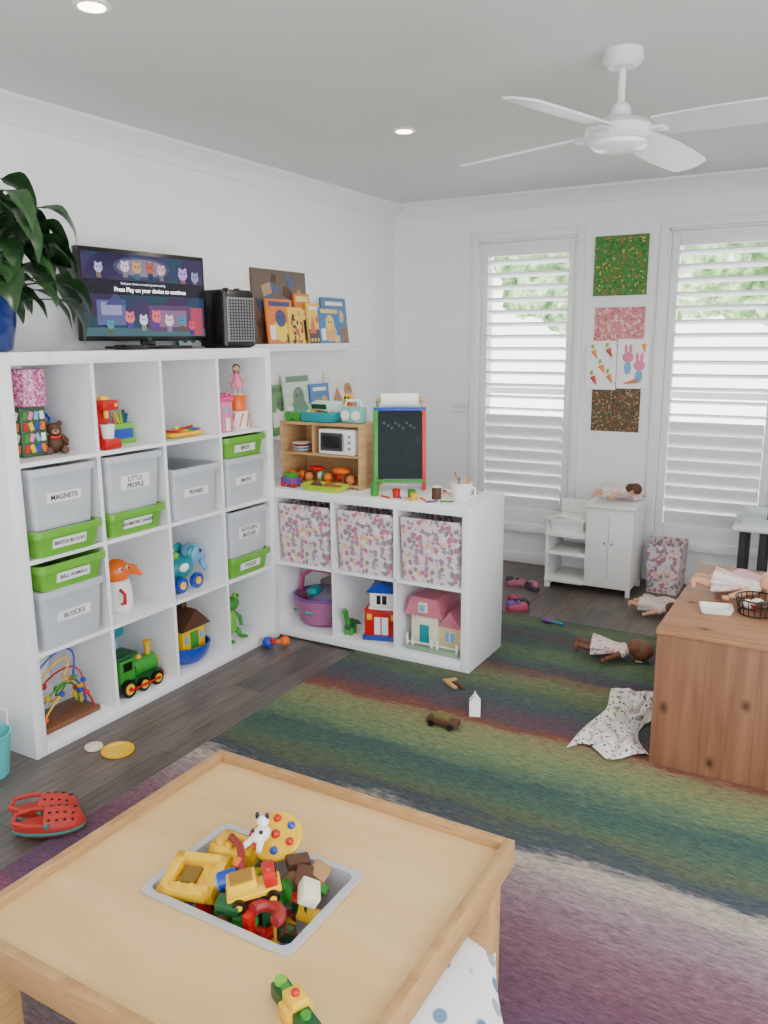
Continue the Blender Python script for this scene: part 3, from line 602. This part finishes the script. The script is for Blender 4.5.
b.cyl((-.09,.0,h+.045),(.09,.0,h+.045),.032,PAPER);b.cyl((-.115,.0,h+.045),(.115,.0,h+.045),.012,TOYWOOD);b.box((-.108,0,h+.02),(.012,.02,.07),GRN,.003);b.box((.108,0,h+.02),(.012,.02,.07),TOYWOOD,.003)
b.box((-w/2,.06,h/2+.005),(.018,.018,h),GRN,.003,(.22,0,0));b.box((w/2,.06,h/2+.005),(.018,.018,h),YEL,.003,(.22,0,0))
b.done()
b=B('glue_bottle',(.95,.05,ZL));b.lathe([(.018,0),(.02,.005),(.02,.05),(.008,.065),(.006,.085),(0,.088)],GRN);b.done()
b=B('toy_cup',(1.06,.06,ZL));b.lathe([(.016,0),(.02,.04),(.017,.04),(.014,.004),(0,.004)],RED);b.done()
b=B('toy_cup',(1.12,.1,ZL));b.lathe([(.016,0),(.02,.035),(.017,.035),(.014,.004),(0,.004)],GRN);b.done()
b=B('toy_cup',(1.16,.05,ZL));b.lathe([(.014,0),(.018,.03),(.015,.03),(.012,.004),(0,.004)],YEL);b.done()
b=B('toy_tin',(1.24,.12,ZL));b.cyl((0,0,0),(0,0,.055),.022,BROWN);b.cyl((0,0,.055),(0,0,.06),.0225,CREAM);b.done()
b=B('craft_foam_sheets',(1.27,.27,ZL),(0,0,.1));b.box((0,0,.002),(.22,.15,.004),WHITE);b.box((.04,.02,.005),(.12,.08,.002),LBLUE,0,(0,0,.4));b.box((-.06,-.02,.005),(.06,.05,.002),M((240,150,90)),0,(0,0,-.3))
for i in range(6): b.box((U(-.08,.08),U(-.05,.05),.008),(.03,.012,.006),[RED,YEL,GRN,PURP,ORG,BLUE][i],.001,(0,0,U(0,3)))
b.done()
b=B('pencil_mug',(1.36,.13,ZL));b.lathe([(.036,0),(.042,.01),(.052,.085),(.048,.085),(.036,.012),(0,.012)],WHITE);b.tube([(.046,0,.07),(.07,0,.06),(.068,0,.03),(.04,0,.02)],.006,WHITE)
for i in range(5): b.cyl((U(-.02,.02),U(-.02,.02),.015),(U(-.035,.035),U(-.02,.02),U(.1,.14)),.0035,[YEL,TOYWOOD,RED,BLUE,TOYWOOD][i],n=8)
b.done()
for i in range(6):
    b=B('crayon',(1.02+.06*i,.03+.03*(i%2),ZL+.005),(0,0,U(-1,1)));b.cyl((-.03,0,0),(.025,0,0),.0045,[RED,BLUE,YEL,ORG,PURP,GRN][i],n=8);b.cyl((.025,0,0),(.035,0,0),.0045,[RED,BLUE,YEL,ORG,PURP,GRN][i],.001,n=8);b.done()
# ================================================================ art on back wall
def sheet(name,x0,x1,z0,z1,mat,y=D-.004,t=.003):
    b=B(name,((x0+x1)/2,y,(z0+z1)/2));b.box((0,0,0),(x1-x0,t,z1-z0),mat);return b
ART1=speckle('grass_art',(66,126,58),[(50,100,50),(190,90,70),(84,150,76),(140,104,60),(60,120,60),(210,180,90),(40,84,50)],75,.42)
ART2=speckle('coral_art',(214,136,140),[(230,174,168),(194,106,116),(232,206,194)],50,.45)
ART3=speckle('dark_art',(96,80,62),[(150,80,60),(80,104,70),(180,150,100),(70,60,50)],80,.45)
sheet('painted_canvas',1.41,1.73,1.76,2.11,ART1,D-.008,.016).done();sheet('craft_collage',1.425,1.73,1.45,1.69,ART2).done();sheet('craft_collage',1.43,1.73,.93,1.24,ART3).done()
CW=M((238,150,80),.7)
b=sheet('child_drawing',1.385,1.575,1.19,1.49,PAPER,D-.0145,.006)
for x_,z_,c_ in((-.05,.09,CW),(.04,.1,RED),(.0,.0,CW),(-.05,-.07,RED),(.05,-.06,CW)): b.tube([(x_,-.003,z_),(x_+.025,-.003,z_-.05)],[.018,.003],c_,8);b.box((x_-.006,-.003,z_+.024),(.018,.003,.026),LIME)
b.done()
b=sheet('child_drawing',1.58,1.77,1.20,1.50,PAPER,D-.0145,.006)
for x_,z_ in((-.03,.04),(.04,-.01)):
    b.sph((x_,-.003,z_),(.035,.003,.032),PINK,n=12);b.sph((x_-.014,-.003,z_+.05),(.01,.003,.03),PINK,n=8);b.sph((x_+.014,-.003,z_+.05),(.01,.003,.03),PINK,n=8);b.sph((x_,-.004,z_-.065),(.024,.003,.04),LBLUE,n=10)
b.tube([(-.05,-.003,-.12),(.03,-.003,-.1)],[.004,.016],CW,8);b.tube([(.06,-.003,.12),(.07,-.003,.07)],[.014,.003],CW,8);b.done()
# ================================================================ doll kitchenette near window
b=B('doll_changing_station',(1.59,1.63,0),(0,0,0),1.06)
b.bb((-.03,-.13,.04),(.23,.16,.50),WHITE,.006);b.bb((-.26,-.13,.0),(-.245,.16,.34),WHITE,.003);b.bb((-.26,-.14,.2),(-.03,.16,.22),WHITE,.004);b.bb((-.26,-.15,.31),(-.03,.16,.34),WHITE,.004);b.bb((-.26,-.14,.04),(-.03,.16,.06),WHITE,.003);b.bb((-.26,.145,.04),(-.03,.16,.48),WHITE,.003)
b.loft([(.34,.18,.24,.03),(.40,.21,.27,.04),(.40,.19,.25,.035),(.36,.16,.22,.03)],WHITE,(-.15,0,0))
b.tube([(-.25,-.135,.34),(-.25,-.16,.42),(-.15,-.17,.44),(-.05,-.16,.42),(-.05,-.135,.34)],.007,WHITE,8)
b.bb((-.05,-.15,.50),(.245,.17,.515),WHITE,.004);b.bb((.099,-.133,.1),(.101,-.129,.46),GREY);b.sph((.08,-.138,.30),.007,GREY,n=8);b.sph((.12,-.138,.30),.007,GREY,n=8)
for sx in(-.245,.215):
    for sy in(-.11,.14): b.cyl((sx,sy,0),(sx,sy,.05),.014,WHITE,n=12)
b.done()
ZD=.548
b=B('fabric_storage_box',(1.98,1.79,0));b.loft([(0,.18,.22,.012),(.30,.2,.25,.012),(.30,.18,.23,.01),(.05,.17,.22,.01)],FLORAL);b.done()
b=B('doll_blanket',(1.70,1.74,ZD));b.grid(lambda u,v:((u-.5)*.26,(v-.5)*.14,.006+.03*abs(math.sin(u*7+v*3))+.012*abs(math.sin(v*11))),18,18,LPINK,.004);b.done()
b=B('doll',(1.58,1.57,ZD+.062),(0,math.radians(84),0),.8);doll(b,SKIN,BROWN,DRESS2,flat=.7);b.done()
b=B('rag_doll',(1.82,.46,RZ+.068),(0,math.radians(93),math.radians(10)),1.05);doll(b,DSKIN,DSKIN,DRESS,flat=.6);b.done()
b=B('baby_doll',(1.89,1.30,.056),(0,math.radians(92),math.radians(-15)),.9);doll(b,SKIN,BROWN,DRESS2,flat=.65);b.done()
b=B('doll_dress',(2.05,1.48,.001));b.grid(lambda u,v:((u-.5)*.3,(v-.5)*.2,.006+.025*abs(math.sin(u*9+v*4))*(1-abs(v-.5))),20,14,DRESS,.004);b.done()
b=B('muslin_wrap',(0,0,RZ+.003))
def cl(u,v):
    hw=.075+.03*math.sin(v*5+.5)+.085*max(0,v-.35)/.65
    cx=2.17+.05*v+.03*math.sin(v*6);cy=.16-.60*v
    px=cx+(u-.5)*2*hw;py=cy+.035*math.sin(u*8)*(.3+v)+.05*(u-.5)
    e=min(1,min(u,1-u)*5)*min(1,.2+min(v,1-v)*6)
    q=Vector((u*3,v*5,.3))
    z_=.004+e*(.022*abs(noise.noise(q))*2+.034*abs(math.sin(u*9+v*8+4*noise.noise(q*.9)))*(.6+.4*noise.noise(q*2)))
    return (px+.02*noise.noise(q*2)*e,py+.02*noise.noise(q*2+Vector((5,0,0)))*e,z_)
b.grid(cl,60,80,FLORAL2,.002);b.done(80)
def shoe(loc,rz,mt,mt2):
    b=B('toddler_shoe',loc,(0,0,rz));b.loft([(0,.13,.05,.022),(.012,.135,.055,.025),(.03,.125,.05,.024),(.04,.1,.04,.018)],mt);b.sph((-.035,0,.035),(.03,.024,.025),mt2);b.box((.01,0,.045),(.02,.05,.008),mt2,.003);b.done()
shoe((1.15,1.43,.001),.4,M((170,96,124)),M((60,50,70)));shoe((1.27,1.40,.001),2.4,M((60,50,70)),M((170,96,124)))
shoe((1.33,.98,.001),.6,M((180,66,104)),PURP);shoe((1.3,1.08,.001),.2,DGREY,M((180,66,104)))
b=B('hair_brush',(1.56,.84,RZ+.001),(0,0,-.3));b.sph((0,0,.012),(.04,.022,.012),PURP);b.tube([(.03,0,.012),(.1,0,.012)],[.008,.01],TEAL);b.done()
b=B('toy_plank_bridge',(1.45,-.16,RZ),(0,0,-.6));b.box((0,0,.008),(.1,.02,.012),TOYWOOD,.003);b.box((.02,.03,.008),(.1,.02,.012),BROWN,.003);b.box((-.02,.015,.016),(.02,.06,.01),TOYWOOD,.002);b.done()
b=B('toy_car',(1.59,-.52,RZ),(0,0,.0));b.box((0,0,.022),(.13,.05,.025),BROWN,.006);b.box((0,0,.042),(.07,.044,.02),M((110,100,50)),.006)
for sx in(-.04,.04):
    for sy in(-.026,.026): b.cyl((sx,sy-.004,.013),(sx,sy+.004,.013),.013,BLACK,n=14)
b.done()
b=B('toy_milk_carton',(1.66,-.37,RZ),(0,0,.4));b.box((0,0,.03),(.045,.045,.06),PAPER,.003);b.prism([(-.0225,0),(.0225,0),(.003,.025),(-.003,.025)],.045,PAPER,Matrix(((1,0,0,0),(0,0,1,-.0225),(0,1,0,.06),(0,0,0,1))));b.box((0,0,.088),(.006,.045,.01),PAPER);b.done()
b=B('toy_plate',(.61,-1.285,0.0005));b.lathe([(.055,0),(.06,.004),(.06,.012),(.05,.012),(.045,.006),(0,.006)],YEL);b.done()
b=B('toy_lid',(.51,-1.31,0.0005));b.lathe([(.03,0),(.034,.004),(.032,.012),(.01,.014),(0,.014)],CREAM);b.done()
b=B('rattle_toy',(.455,-.17,.0305));b.sph((0,0,0),(.03,.03,.03),BLUE);b.cyl((0,0,0),(.05,.05,0),.01,ORG);b.sph((.06,.06,0),.025,ORG);b.sph((.03,.0,.012),.016,RED,n=10);b.done()
b=B('toy_bucket',(.355,-1.625,0.0005));b.lathe([(.05,0),(.055,.005),(.075,.16),(.08,.165),(.072,.165),(.05,.01),(0,.01)],M((90,190,190)));b.tube([(.0,-.078,.155),(.0,-.08,.22),(0,0,.25),(0,.08,.22),(0,.078,.155)],.004,WHITE,8);b.done()
def clog(loc,rz,sc=1):
    b=B('red_clog',loc,(0,0,rz),sc)
    CL=M((186,46,38),.5,bump=.1);CG=M((60,120,110),.45)
    def sole(z,k,t=1):
        pts=[]
        for i in range(28):
            a=2*math.pi*i/28;x=math.cos(a);y_=math.sin(a);w=.042+.010*x
            pts.append((x*.1*k,y_*w*k*t,z))
        return pts
    lv=[sole(0,.9),sole(.008,1),sole(.022,1.02),sole(.03,.98)]
    vs=sum(lv,[]);fs=[]
    for i in range(3):
        for j in range(28): fs.append((i*28+j,i*28+(j+1)%28,(i+1)*28+(j+1)%28,(i+1)*28+j))
    fs.append(tuple(range(27,-1,-1)));fs.append(tuple(84+j for j in range(28)));b.poly(vs,fs,CL)
    b.tube([(.098*math.cos(a),(.042+.01*math.cos(a))*math.sin(a),.012) for a in [2*math.pi*i/28 for i in range(28)]],.006,CG,6,closed=True)
    def up(u,v):
        a=math.pi*u;t=v;x=-.01+.108*t;w=(.05+.004*t)*math.sqrt(max(0,1-t**4))
        return (x,w*math.cos(a),.026+.045*math.sin(a)*math.sqrt(max(0,1-t**3)))
    b.grid(up,20,12,CL,.005)
    for t in(.15,.35,.55,.75):
        for a in(.7,1.2,1.94,2.44):
            p=up(a/math.pi,t);b.sph((p[0],p[1]*1.02,p[2]),(.005,.004,.004),BLACK,n=8)
    b.tube([(0,.048,.04),(-.05,.048,.048),(-.095,.024,.05),(-.095,-.024,.05),(-.05,-.048,.048),(0,-.048,.04)],.007,CL,8);b.sph((0,.05,.042),.009,CG,n=10);b.sph((0,-.05,.042),.009,CG,n=10)
    b.done()
clog((.825,-1.755,.0105),.75,1.05);clog((.735,-1.70,.001),.62,1.05)
# ================================================================ pine chest
b=B('pine_toy_chest',(2.36,-.42,RZ))
Wc,Dc,Hc=.95,.94,.51
b.bb((.0,.0,0),(Wc,.02,Hc-.02),PINE_SHADE,.002);b.bb((0,Dc-.02,0),(Wc,Dc,Hc-.02),PINE_SHADE,.002);b.bb((0,.02,0),(.02,Dc-.02,Hc-.02),PINE_SHADE,.002);b.bb((Wc-.02,.02,0),(Wc,Dc-.02,Hc-.02),PINE_SHADE,.002);b.bb((.02,.02,.02),(Wc-.02,Dc-.02,.04),PINE_SHADE)
b.bb((-.004,-.006,Hc-.02),(Wc+.006,Dc+.006,Hc),PINE_LIT,.004)
for x in(.165,.33,.5,.67): b.bb((x,-.0006,0),(x+.0008,.004,Hc-.02),BROWN)
b.done()
ZC=Hc+RZ+.001
b=B('porcelain_doll',(2.39,.07,ZC+.062),(0,math.radians(91),math.radians(-2)),1.05);doll(b,SKIN,SKIN,DRESS2,flat=.6);b.done()
b=B('wire_basket',(2.64,-.09,ZC))
for zz in(.003,.03,.06):
    rr_=.06+.2*zz;b.tube([(rr_*math.cos(2*math.pi*i/28),rr_*math.sin(2*math.pi*i/28),zz) for i in range(28)],.003,BLACK,6,closed=True)
for i in range(20):
    a=2*math.pi*i/20;b.cyl((.06*math.cos(a),.06*math.sin(a),.003),(.072*math.cos(a),.072*math.sin(a),.06),.002,BLACK,n=6)
for i in range(7): b.sph((U(-.03,.03),U(-.03,.03),U(.022,.04)),(.025,.018,.018),[BROWN,RED,WHITE,M((90,40,30))][i%4],(U(0,3),0,0),n=10)
b.done()
b=B('small_white_tray',(2.51,-.14,ZC),(0,0,.2));b.loft([(0,.1,.07,.01),(.022,.115,.085,.012),(.022,.105,.075,.01),(.004,.09,.06,.01)],WHITE);b.done()
b=B('doll_clothes',(2.58,.26,ZC));b.grid(lambda u,v:((u-.5)*.28,(v-.5)*.18,.006+.04*abs(math.sin(u*8+v*5))),20,14,LPINK,.003);b.done()
b=B('activity_table',(2.62,1.62,0));b.box((0,0,.50),(.5,.4,.03),WHITE,.01);b.loft([(.515,.46,.36,.05),(.56,.48,.38,.05),(.56,.46,.36,.05),(.52,.45,.35,.05)],M((220,230,226)))
for sx in(-.2,-.1,.2):
    for sy in(-.15,.15):
        b.cyl((sx,sy,0),(sx,sy,.485),.016,DGREY);b.sph((sx,sy,.16),.022,TEAL);b.sph((sx,sy,.02),(.028,.028,.02),BLUE)
b.done()
b=B('toy_lamp_post',(2.54,1.54,.5225));b.lathe([(.05,0),(.05,.01),(.012,.02),(.01,.3),(.03,.32),(.035,.4),(.0,.43)],DGREY);b.done()
# ================================================================ PLAY TABLE
tx0,tx1,ty0,ty1=1.45,2.31,-2.44,-1.65;zt=.40
b=B('play_table')
sf=.378;hx0,hx1,hy0,hy1=1.685,2.055,-2.165,-1.905
for a_,c_ in(((tx0+.02,ty0+.02),(hx0,ty1-.02)),((hx1,ty0+.02),(tx1-.02,ty1-.02)),((hx0,ty0+.02),(hx1,hy0)),((hx0,hy1),(hx1,ty1-.02))):
    b.bb((*a_,sf-.015),(*c_,sf),PLY)
rw=.022
b.bb((tx0,ty0,.335),(tx0+rw,ty1,zt),EDGE,.002);b.bb((tx1-rw,ty0,.335),(tx1,ty1,zt),EDGE,.002);b.bb((tx0+rw,ty0,.335),(tx1-rw,ty0+rw,zt),EDGE,.002);b.bb((tx0+rw,ty1-rw,.335),(tx1-rw,ty1,zt),EDGE,.002)
b.bb((tx0+.03,ty1-.07,.30),(tx1-.03,ty1-.045,.363),EDGE);b.bb((tx1-.07,ty0+.03,.30),(tx1-.045,ty1-.03,.363),EDGE)
for x in(tx0+.05,tx1-.05):
    for y_ in(ty0+.05,ty1-.05): b.box((x,y_,RZ+.178),(.055,.06,.355),EDGE,.004)
b.done()
CLEAR=M((236,238,242),.15,trans=.45,var=.01,name='clear_plastic')
cx,cy=(hx0+hx1)/2,(hy0+hy1)/2;w_,d_=hx1-hx0,hy1-hy0
b=B('inset_toy_bin',(cx,cy,.25));k=.128+.001
b.loft([(0,w_-.04,d_-.04,.02),(k,w_-.008,d_-.008,.02),(k,w_+.02,d_+.02,.02),(k+.005,w_+.02,d_+.02,.02),(k+.005,w_-.014,d_-.014,.018),(.005,w_-.046,d_-.046,.018)],CLEAR);b.done()
b=B('toy_block_pile',(cx,cy,.26))
Wd=[YEL,RED,BLUE,GRN,BROWN,M((150,110,70)),YEL,DGRN,RED,M((140,26,28))]
for i in range(64):
    mt=Wd[i%10];p=(U(-.14,.14),U(-.09,.09),U(.02,.115));ro=(U(0,3),U(0,3),U(0,3));k=i%4
    if k==0: b.box(p,(.05,.03,.03),mt,.003,ro)
    elif k==1:
        v=Euler(ro).to_matrix()@Vector((0,0,.025));b.cyl(Vector(p)-v,Vector(p)+v,.014,mt,n=16)
    elif k==2: b.box(p,(.03,.03,.028),mt,.003,ro);b.sph(p,.018,Wd[(i+3)%10],n=10)
    else: b.box(p,(.07,.022,.018),mt,.003,ro)
def frameblock(c,rot,mt,w=.11,h=.085):
    b.M=Matrix.Translation(c)@Euler(rot).to_matrix().to_4x4()
    for s_ in(-1,1): b.box((s_*(w/2-.012),0,0),(.024,h,.03),mt,.003)
    b.box((0,-h/2+.012,0),(w,.024,.03),mt,.003);b.box((0,h/2-.01,0),(w,.02,.03),mt,.003);b.box((.012,0,-.006),(w-.04,h-.03,.012),mt)
    b.box((-.01,0,.002),(w*.3,h*.4,.012),M((120,90,20)))
    for q in range(4): b.cyl((-w/2+.018+q*(w-.036)/3,-h/2+.012,.014),(-w/2+.018+q*(w-.036)/3,-h/2+.012,.022),.008,mt,n=12)
    b.M=Matrix.Identity(4)
frameblock((-.10,-.065,.14),(.3,-.1,.2),YEL,.13,.1);frameblock((-.07,.035,.155),(-.2,.2,.2),YEL,.1,.08)
b.M=Matrix.Translation((-.0,.085,.18))@Euler((.45,.15,0)).to_matrix().to_4x4()
b.lathe([(.055,-.008),(.058,-.004),(.058,.004),(.055,.008),(0,.008)],YEL)
for i in range(6):
    a=i*math.pi/3;b.sph((.038*math.cos(a),.038*math.sin(a),.01),.009,[RED,BLUE][i%2],n=12)
b.sph((0,0,.01),.010,RED);b.M=Matrix.Identity(4)
b.tube([(-.08,.03,.185),(-.03,.0,.195),(.02,-.055,.175)],.008,M((140,20,20)),10);b.tube([(-.05,.07,.185),(-.03,.04,.2),(.0,.02,.19)],.008,RED,10)
b.sph((-.01,.045,.205),(.018,.026,.016),WHITE);b.sph((-.02,.065,.222),.014,WHITE,n=12);b.sph((-.012,.07,.234),(.005,.005,.009),BLACK,n=8);b.sph((-.032,.062,.234),(.005,.005,.009),BLACK,n=8);b.sph((-.002,.035,.218),.005,BLACK,n=8);b.sph((-.02,.03,.218),.004,BLACK,n=8);b.tube([(-.02,.03,.2),(-.03,.005,.19)],[.008,.006],WHITE);b.tube([(.0,.03,.2),(.01,.01,.19)],[.008,.006],WHITE)
b.cyl((-.03,-.07,.155),(.0,-.045,.165),.02,BLUE);b.cyl((-.033,-.072,.154),(-.03,-.07,.155),.015,LBLUE);b.sph((-.01,-.03,.18),.014,ORG)
b.M=Matrix.Translation((.05,-.055,.15))@Euler((.1,-.15,.75)).to_matrix().to_4x4()
b.box((0,0,.012),(.11,.045,.014),YEL,.003);b.box((-.02,0,.032),(.06,.044,.03),YEL,.004);b.box((-.02,0,.045),(.045,.034,.012),M((150,110,20)));b.box((.036,0,.036),(.026,.04,.036),RED,.004);b.box((.0495,0,.042),(.002,.03,.014),BLACK)
for q in(-.035,.035):
    for s_ in(-1,1): b.cyl((q,s_*.022,.002),(q,s_*.032,.002),.014,BLACK,n=16);b.cyl((q,s_*.032,.002),(q,s_*.034,.002),.007,YEL,n=10)
b.M=Matrix.Identity(4)
b.tube([(.1+.03*math.cos(a),-.085+.026*math.sin(a),.14) for a in [i*.35-.3 for i in range(11)]],.013,M((150,36,40)),10)
b.box((.11,.03,.15),(.035,.05,.03),BROWN,.004,(.3,.2,.5));b.box((.12,.07,.14),(.04,.04,.035),M((160,120,76)),.004,(.3,.5,.2));b.box((.145,.0,.15),(.04,.05,.03),CREAM,.004,(.2,.5,.7));b.box((.02,-.1,.14),(.05,.03,.03),DGRN,.003,(.4,.1,.3));b.box((.0,.1,.14),(.05,.035,.03),GRN,.003,(.2,.3,.8));b.box((.075,.06,.16),(.05,.03,.02),BROWN,.003,(.2,.1,.9))
b.done()
b=B('toy_plane_block',(2.155,-2.275,sf+.0005),(0,0,-.45));b.box((0,0,.014),(.13,.032,.028),DGRN,.003)
b.box((.0,0,.015),(.035,.05,.03),YEL,.003);b.box((-.0,0,.037),(.04,.032,.018),YEL,.003);b.cyl((-.055,0,.028),(-.055,0,.036),.011,LIME)
for q in(-.035,.035): b.cyl((q,0,.028),(q,0,.034),.009,GRN,n=12)
b.sph((.0,.0,.048),.008,RED,n=10);b.done()
DOT=speckle('dotted_fabric',(238,238,236),[(110,140,170),(150,180,170),(150,160,160),(90,120,160)],17,.34,distort=0)
b=B('dotted_cushion',(2.16,-1.87,RZ+.058),(.15,0,.5))
def cu(sg):
    return lambda u,v:((u-.5)*.43*(1-.12*math.sin(math.pi*v)),(v-.5)*.43*(1-.12*math.sin(math.pi*u)),sg*.07*(max(0,math.sin(math.pi*u)*math.sin(math.pi*v)))**.45+.05)
b.grid(cu(1),20,20,DOT);b.grid(cu(-1),20,20,DOT);b.done(80)
# ================================================================ CEILING FAN
FW=M((236,236,234),.3,var=.01)
b=B('ceiling_fan',(2.13,-.37,H))
b.lathe([(.062,0),(.064,-.03),(.045,-.05),(.02,-.055)],FW);b.cyl((0,0,-.05),(0,0,-.2),.012,FW)
b.lathe([(.02,-.155),(.03,-.165),(.035,-.195),(.09,-.212),(.11,-.23),(.112,-.258),(.1,-.272),(.09,-.273)],FW,n=40)
b.lathe([(.09,-.273),(.088,-.285),(.075,-.295),(.035,-.301),(0,-.302)],M((240,240,236),.2,emit=.15),n=32)
for k in range(4):
    a=math.radians(-102+90*k)
    b.M=Matrix.Rotation(a,4,'Z')
    b.box((.12,0,-.25),(.07,.05,.012),FW,.004)
    def bl(sg):
        def f(u,v):
            x=.13+.49*u;wd=(.105+.03*math.sin(math.pi*(u*.8+.1)))*(1 if u<.93 else math.sqrt(max(0.02,1-((u-.93)/.07)**2)))
            yv=(v-.5)*wd;return (x,yv,-.247-.018*u-yv*.24+sg*.003)
        return f
    b.grid(bl(1),24,6,FW,.006)
b.M=Matrix.Identity(4);b.done()
for i,(x,y_) in enumerate([(1.05,.16),(.97,-1.48),(3.1,.3),(3.2,-1.5),(1.0,-3.4),(3.2,-3.4)]):
    b=B('downlight',(x,y_,H));b.lathe([(.05,-.0005),(.052,-.004),(.046,-.007),(.036,-.005)],WHITE,n=32,cap=False);b.cyl((0,0,-.0052),(0,0,-.0062),.0365,M((255,236,205),.4,emit=14,var=0));b.done()
    l=bpy.data.lights.new('downlight_lamp','AREA');l.shape='DISK';l.size=.07;l.energy=7;l.color=(1,.87,.72)
    o=bpy.data.objects.new('downlight_lamp',l);o.location=(x,y_,H-.012);bpy.context.collection.objects.link(o)
# ================================================================ WORLD / SUN / CAMERA
w=bpy.data.worlds.new('World');bpy.context.scene.world=w;w.use_nodes=True
bg=w.node_tree.nodes['Background'];bg.inputs[0].default_value=(.88,.94,1,1);bg.inputs[1].default_value=5.6
l=bpy.data.lights.new('sun','SUN');l.energy=7;l.angle=.01;l.color=(1,.96,.9)
o=bpy.data.objects.new('sun',l);o.rotation_euler=Vector((.5,.3,-.85)).to_track_quat('-Z','Y').to_euler();bpy.context.collection.objects.link(o)
psi,th,ro,F=.5208,.2079,-.0061,817.2
f=Vector((-math.sin(psi)*math.cos(th),math.cos(psi)*math.cos(th),-math.sin(th)));r=Vector((math.cos(psi),math.sin(psi),0));u=r.cross(f)
Rr=math.cos(ro)*r+math.sin(ro)*u;Uu=-math.sin(ro)*r+math.cos(ro)*u
cam=bpy.data.cameras.new('camera');cam.lens=F/1024*36;cam.sensor_width=36;cam.clip_start=.05
o=bpy.data.objects.new('camera',cam);bpy.context.collection.objects.link(o)
o.matrix_world=Matrix(((Rr.x,Uu.x,-f.x,2.8777),(Rr.y,Uu.y,-f.y,-3.2243),(Rr.z,Uu.z,-f.z,1.5047),(0,0,0,1)))
bpy.context.scene.camera=o
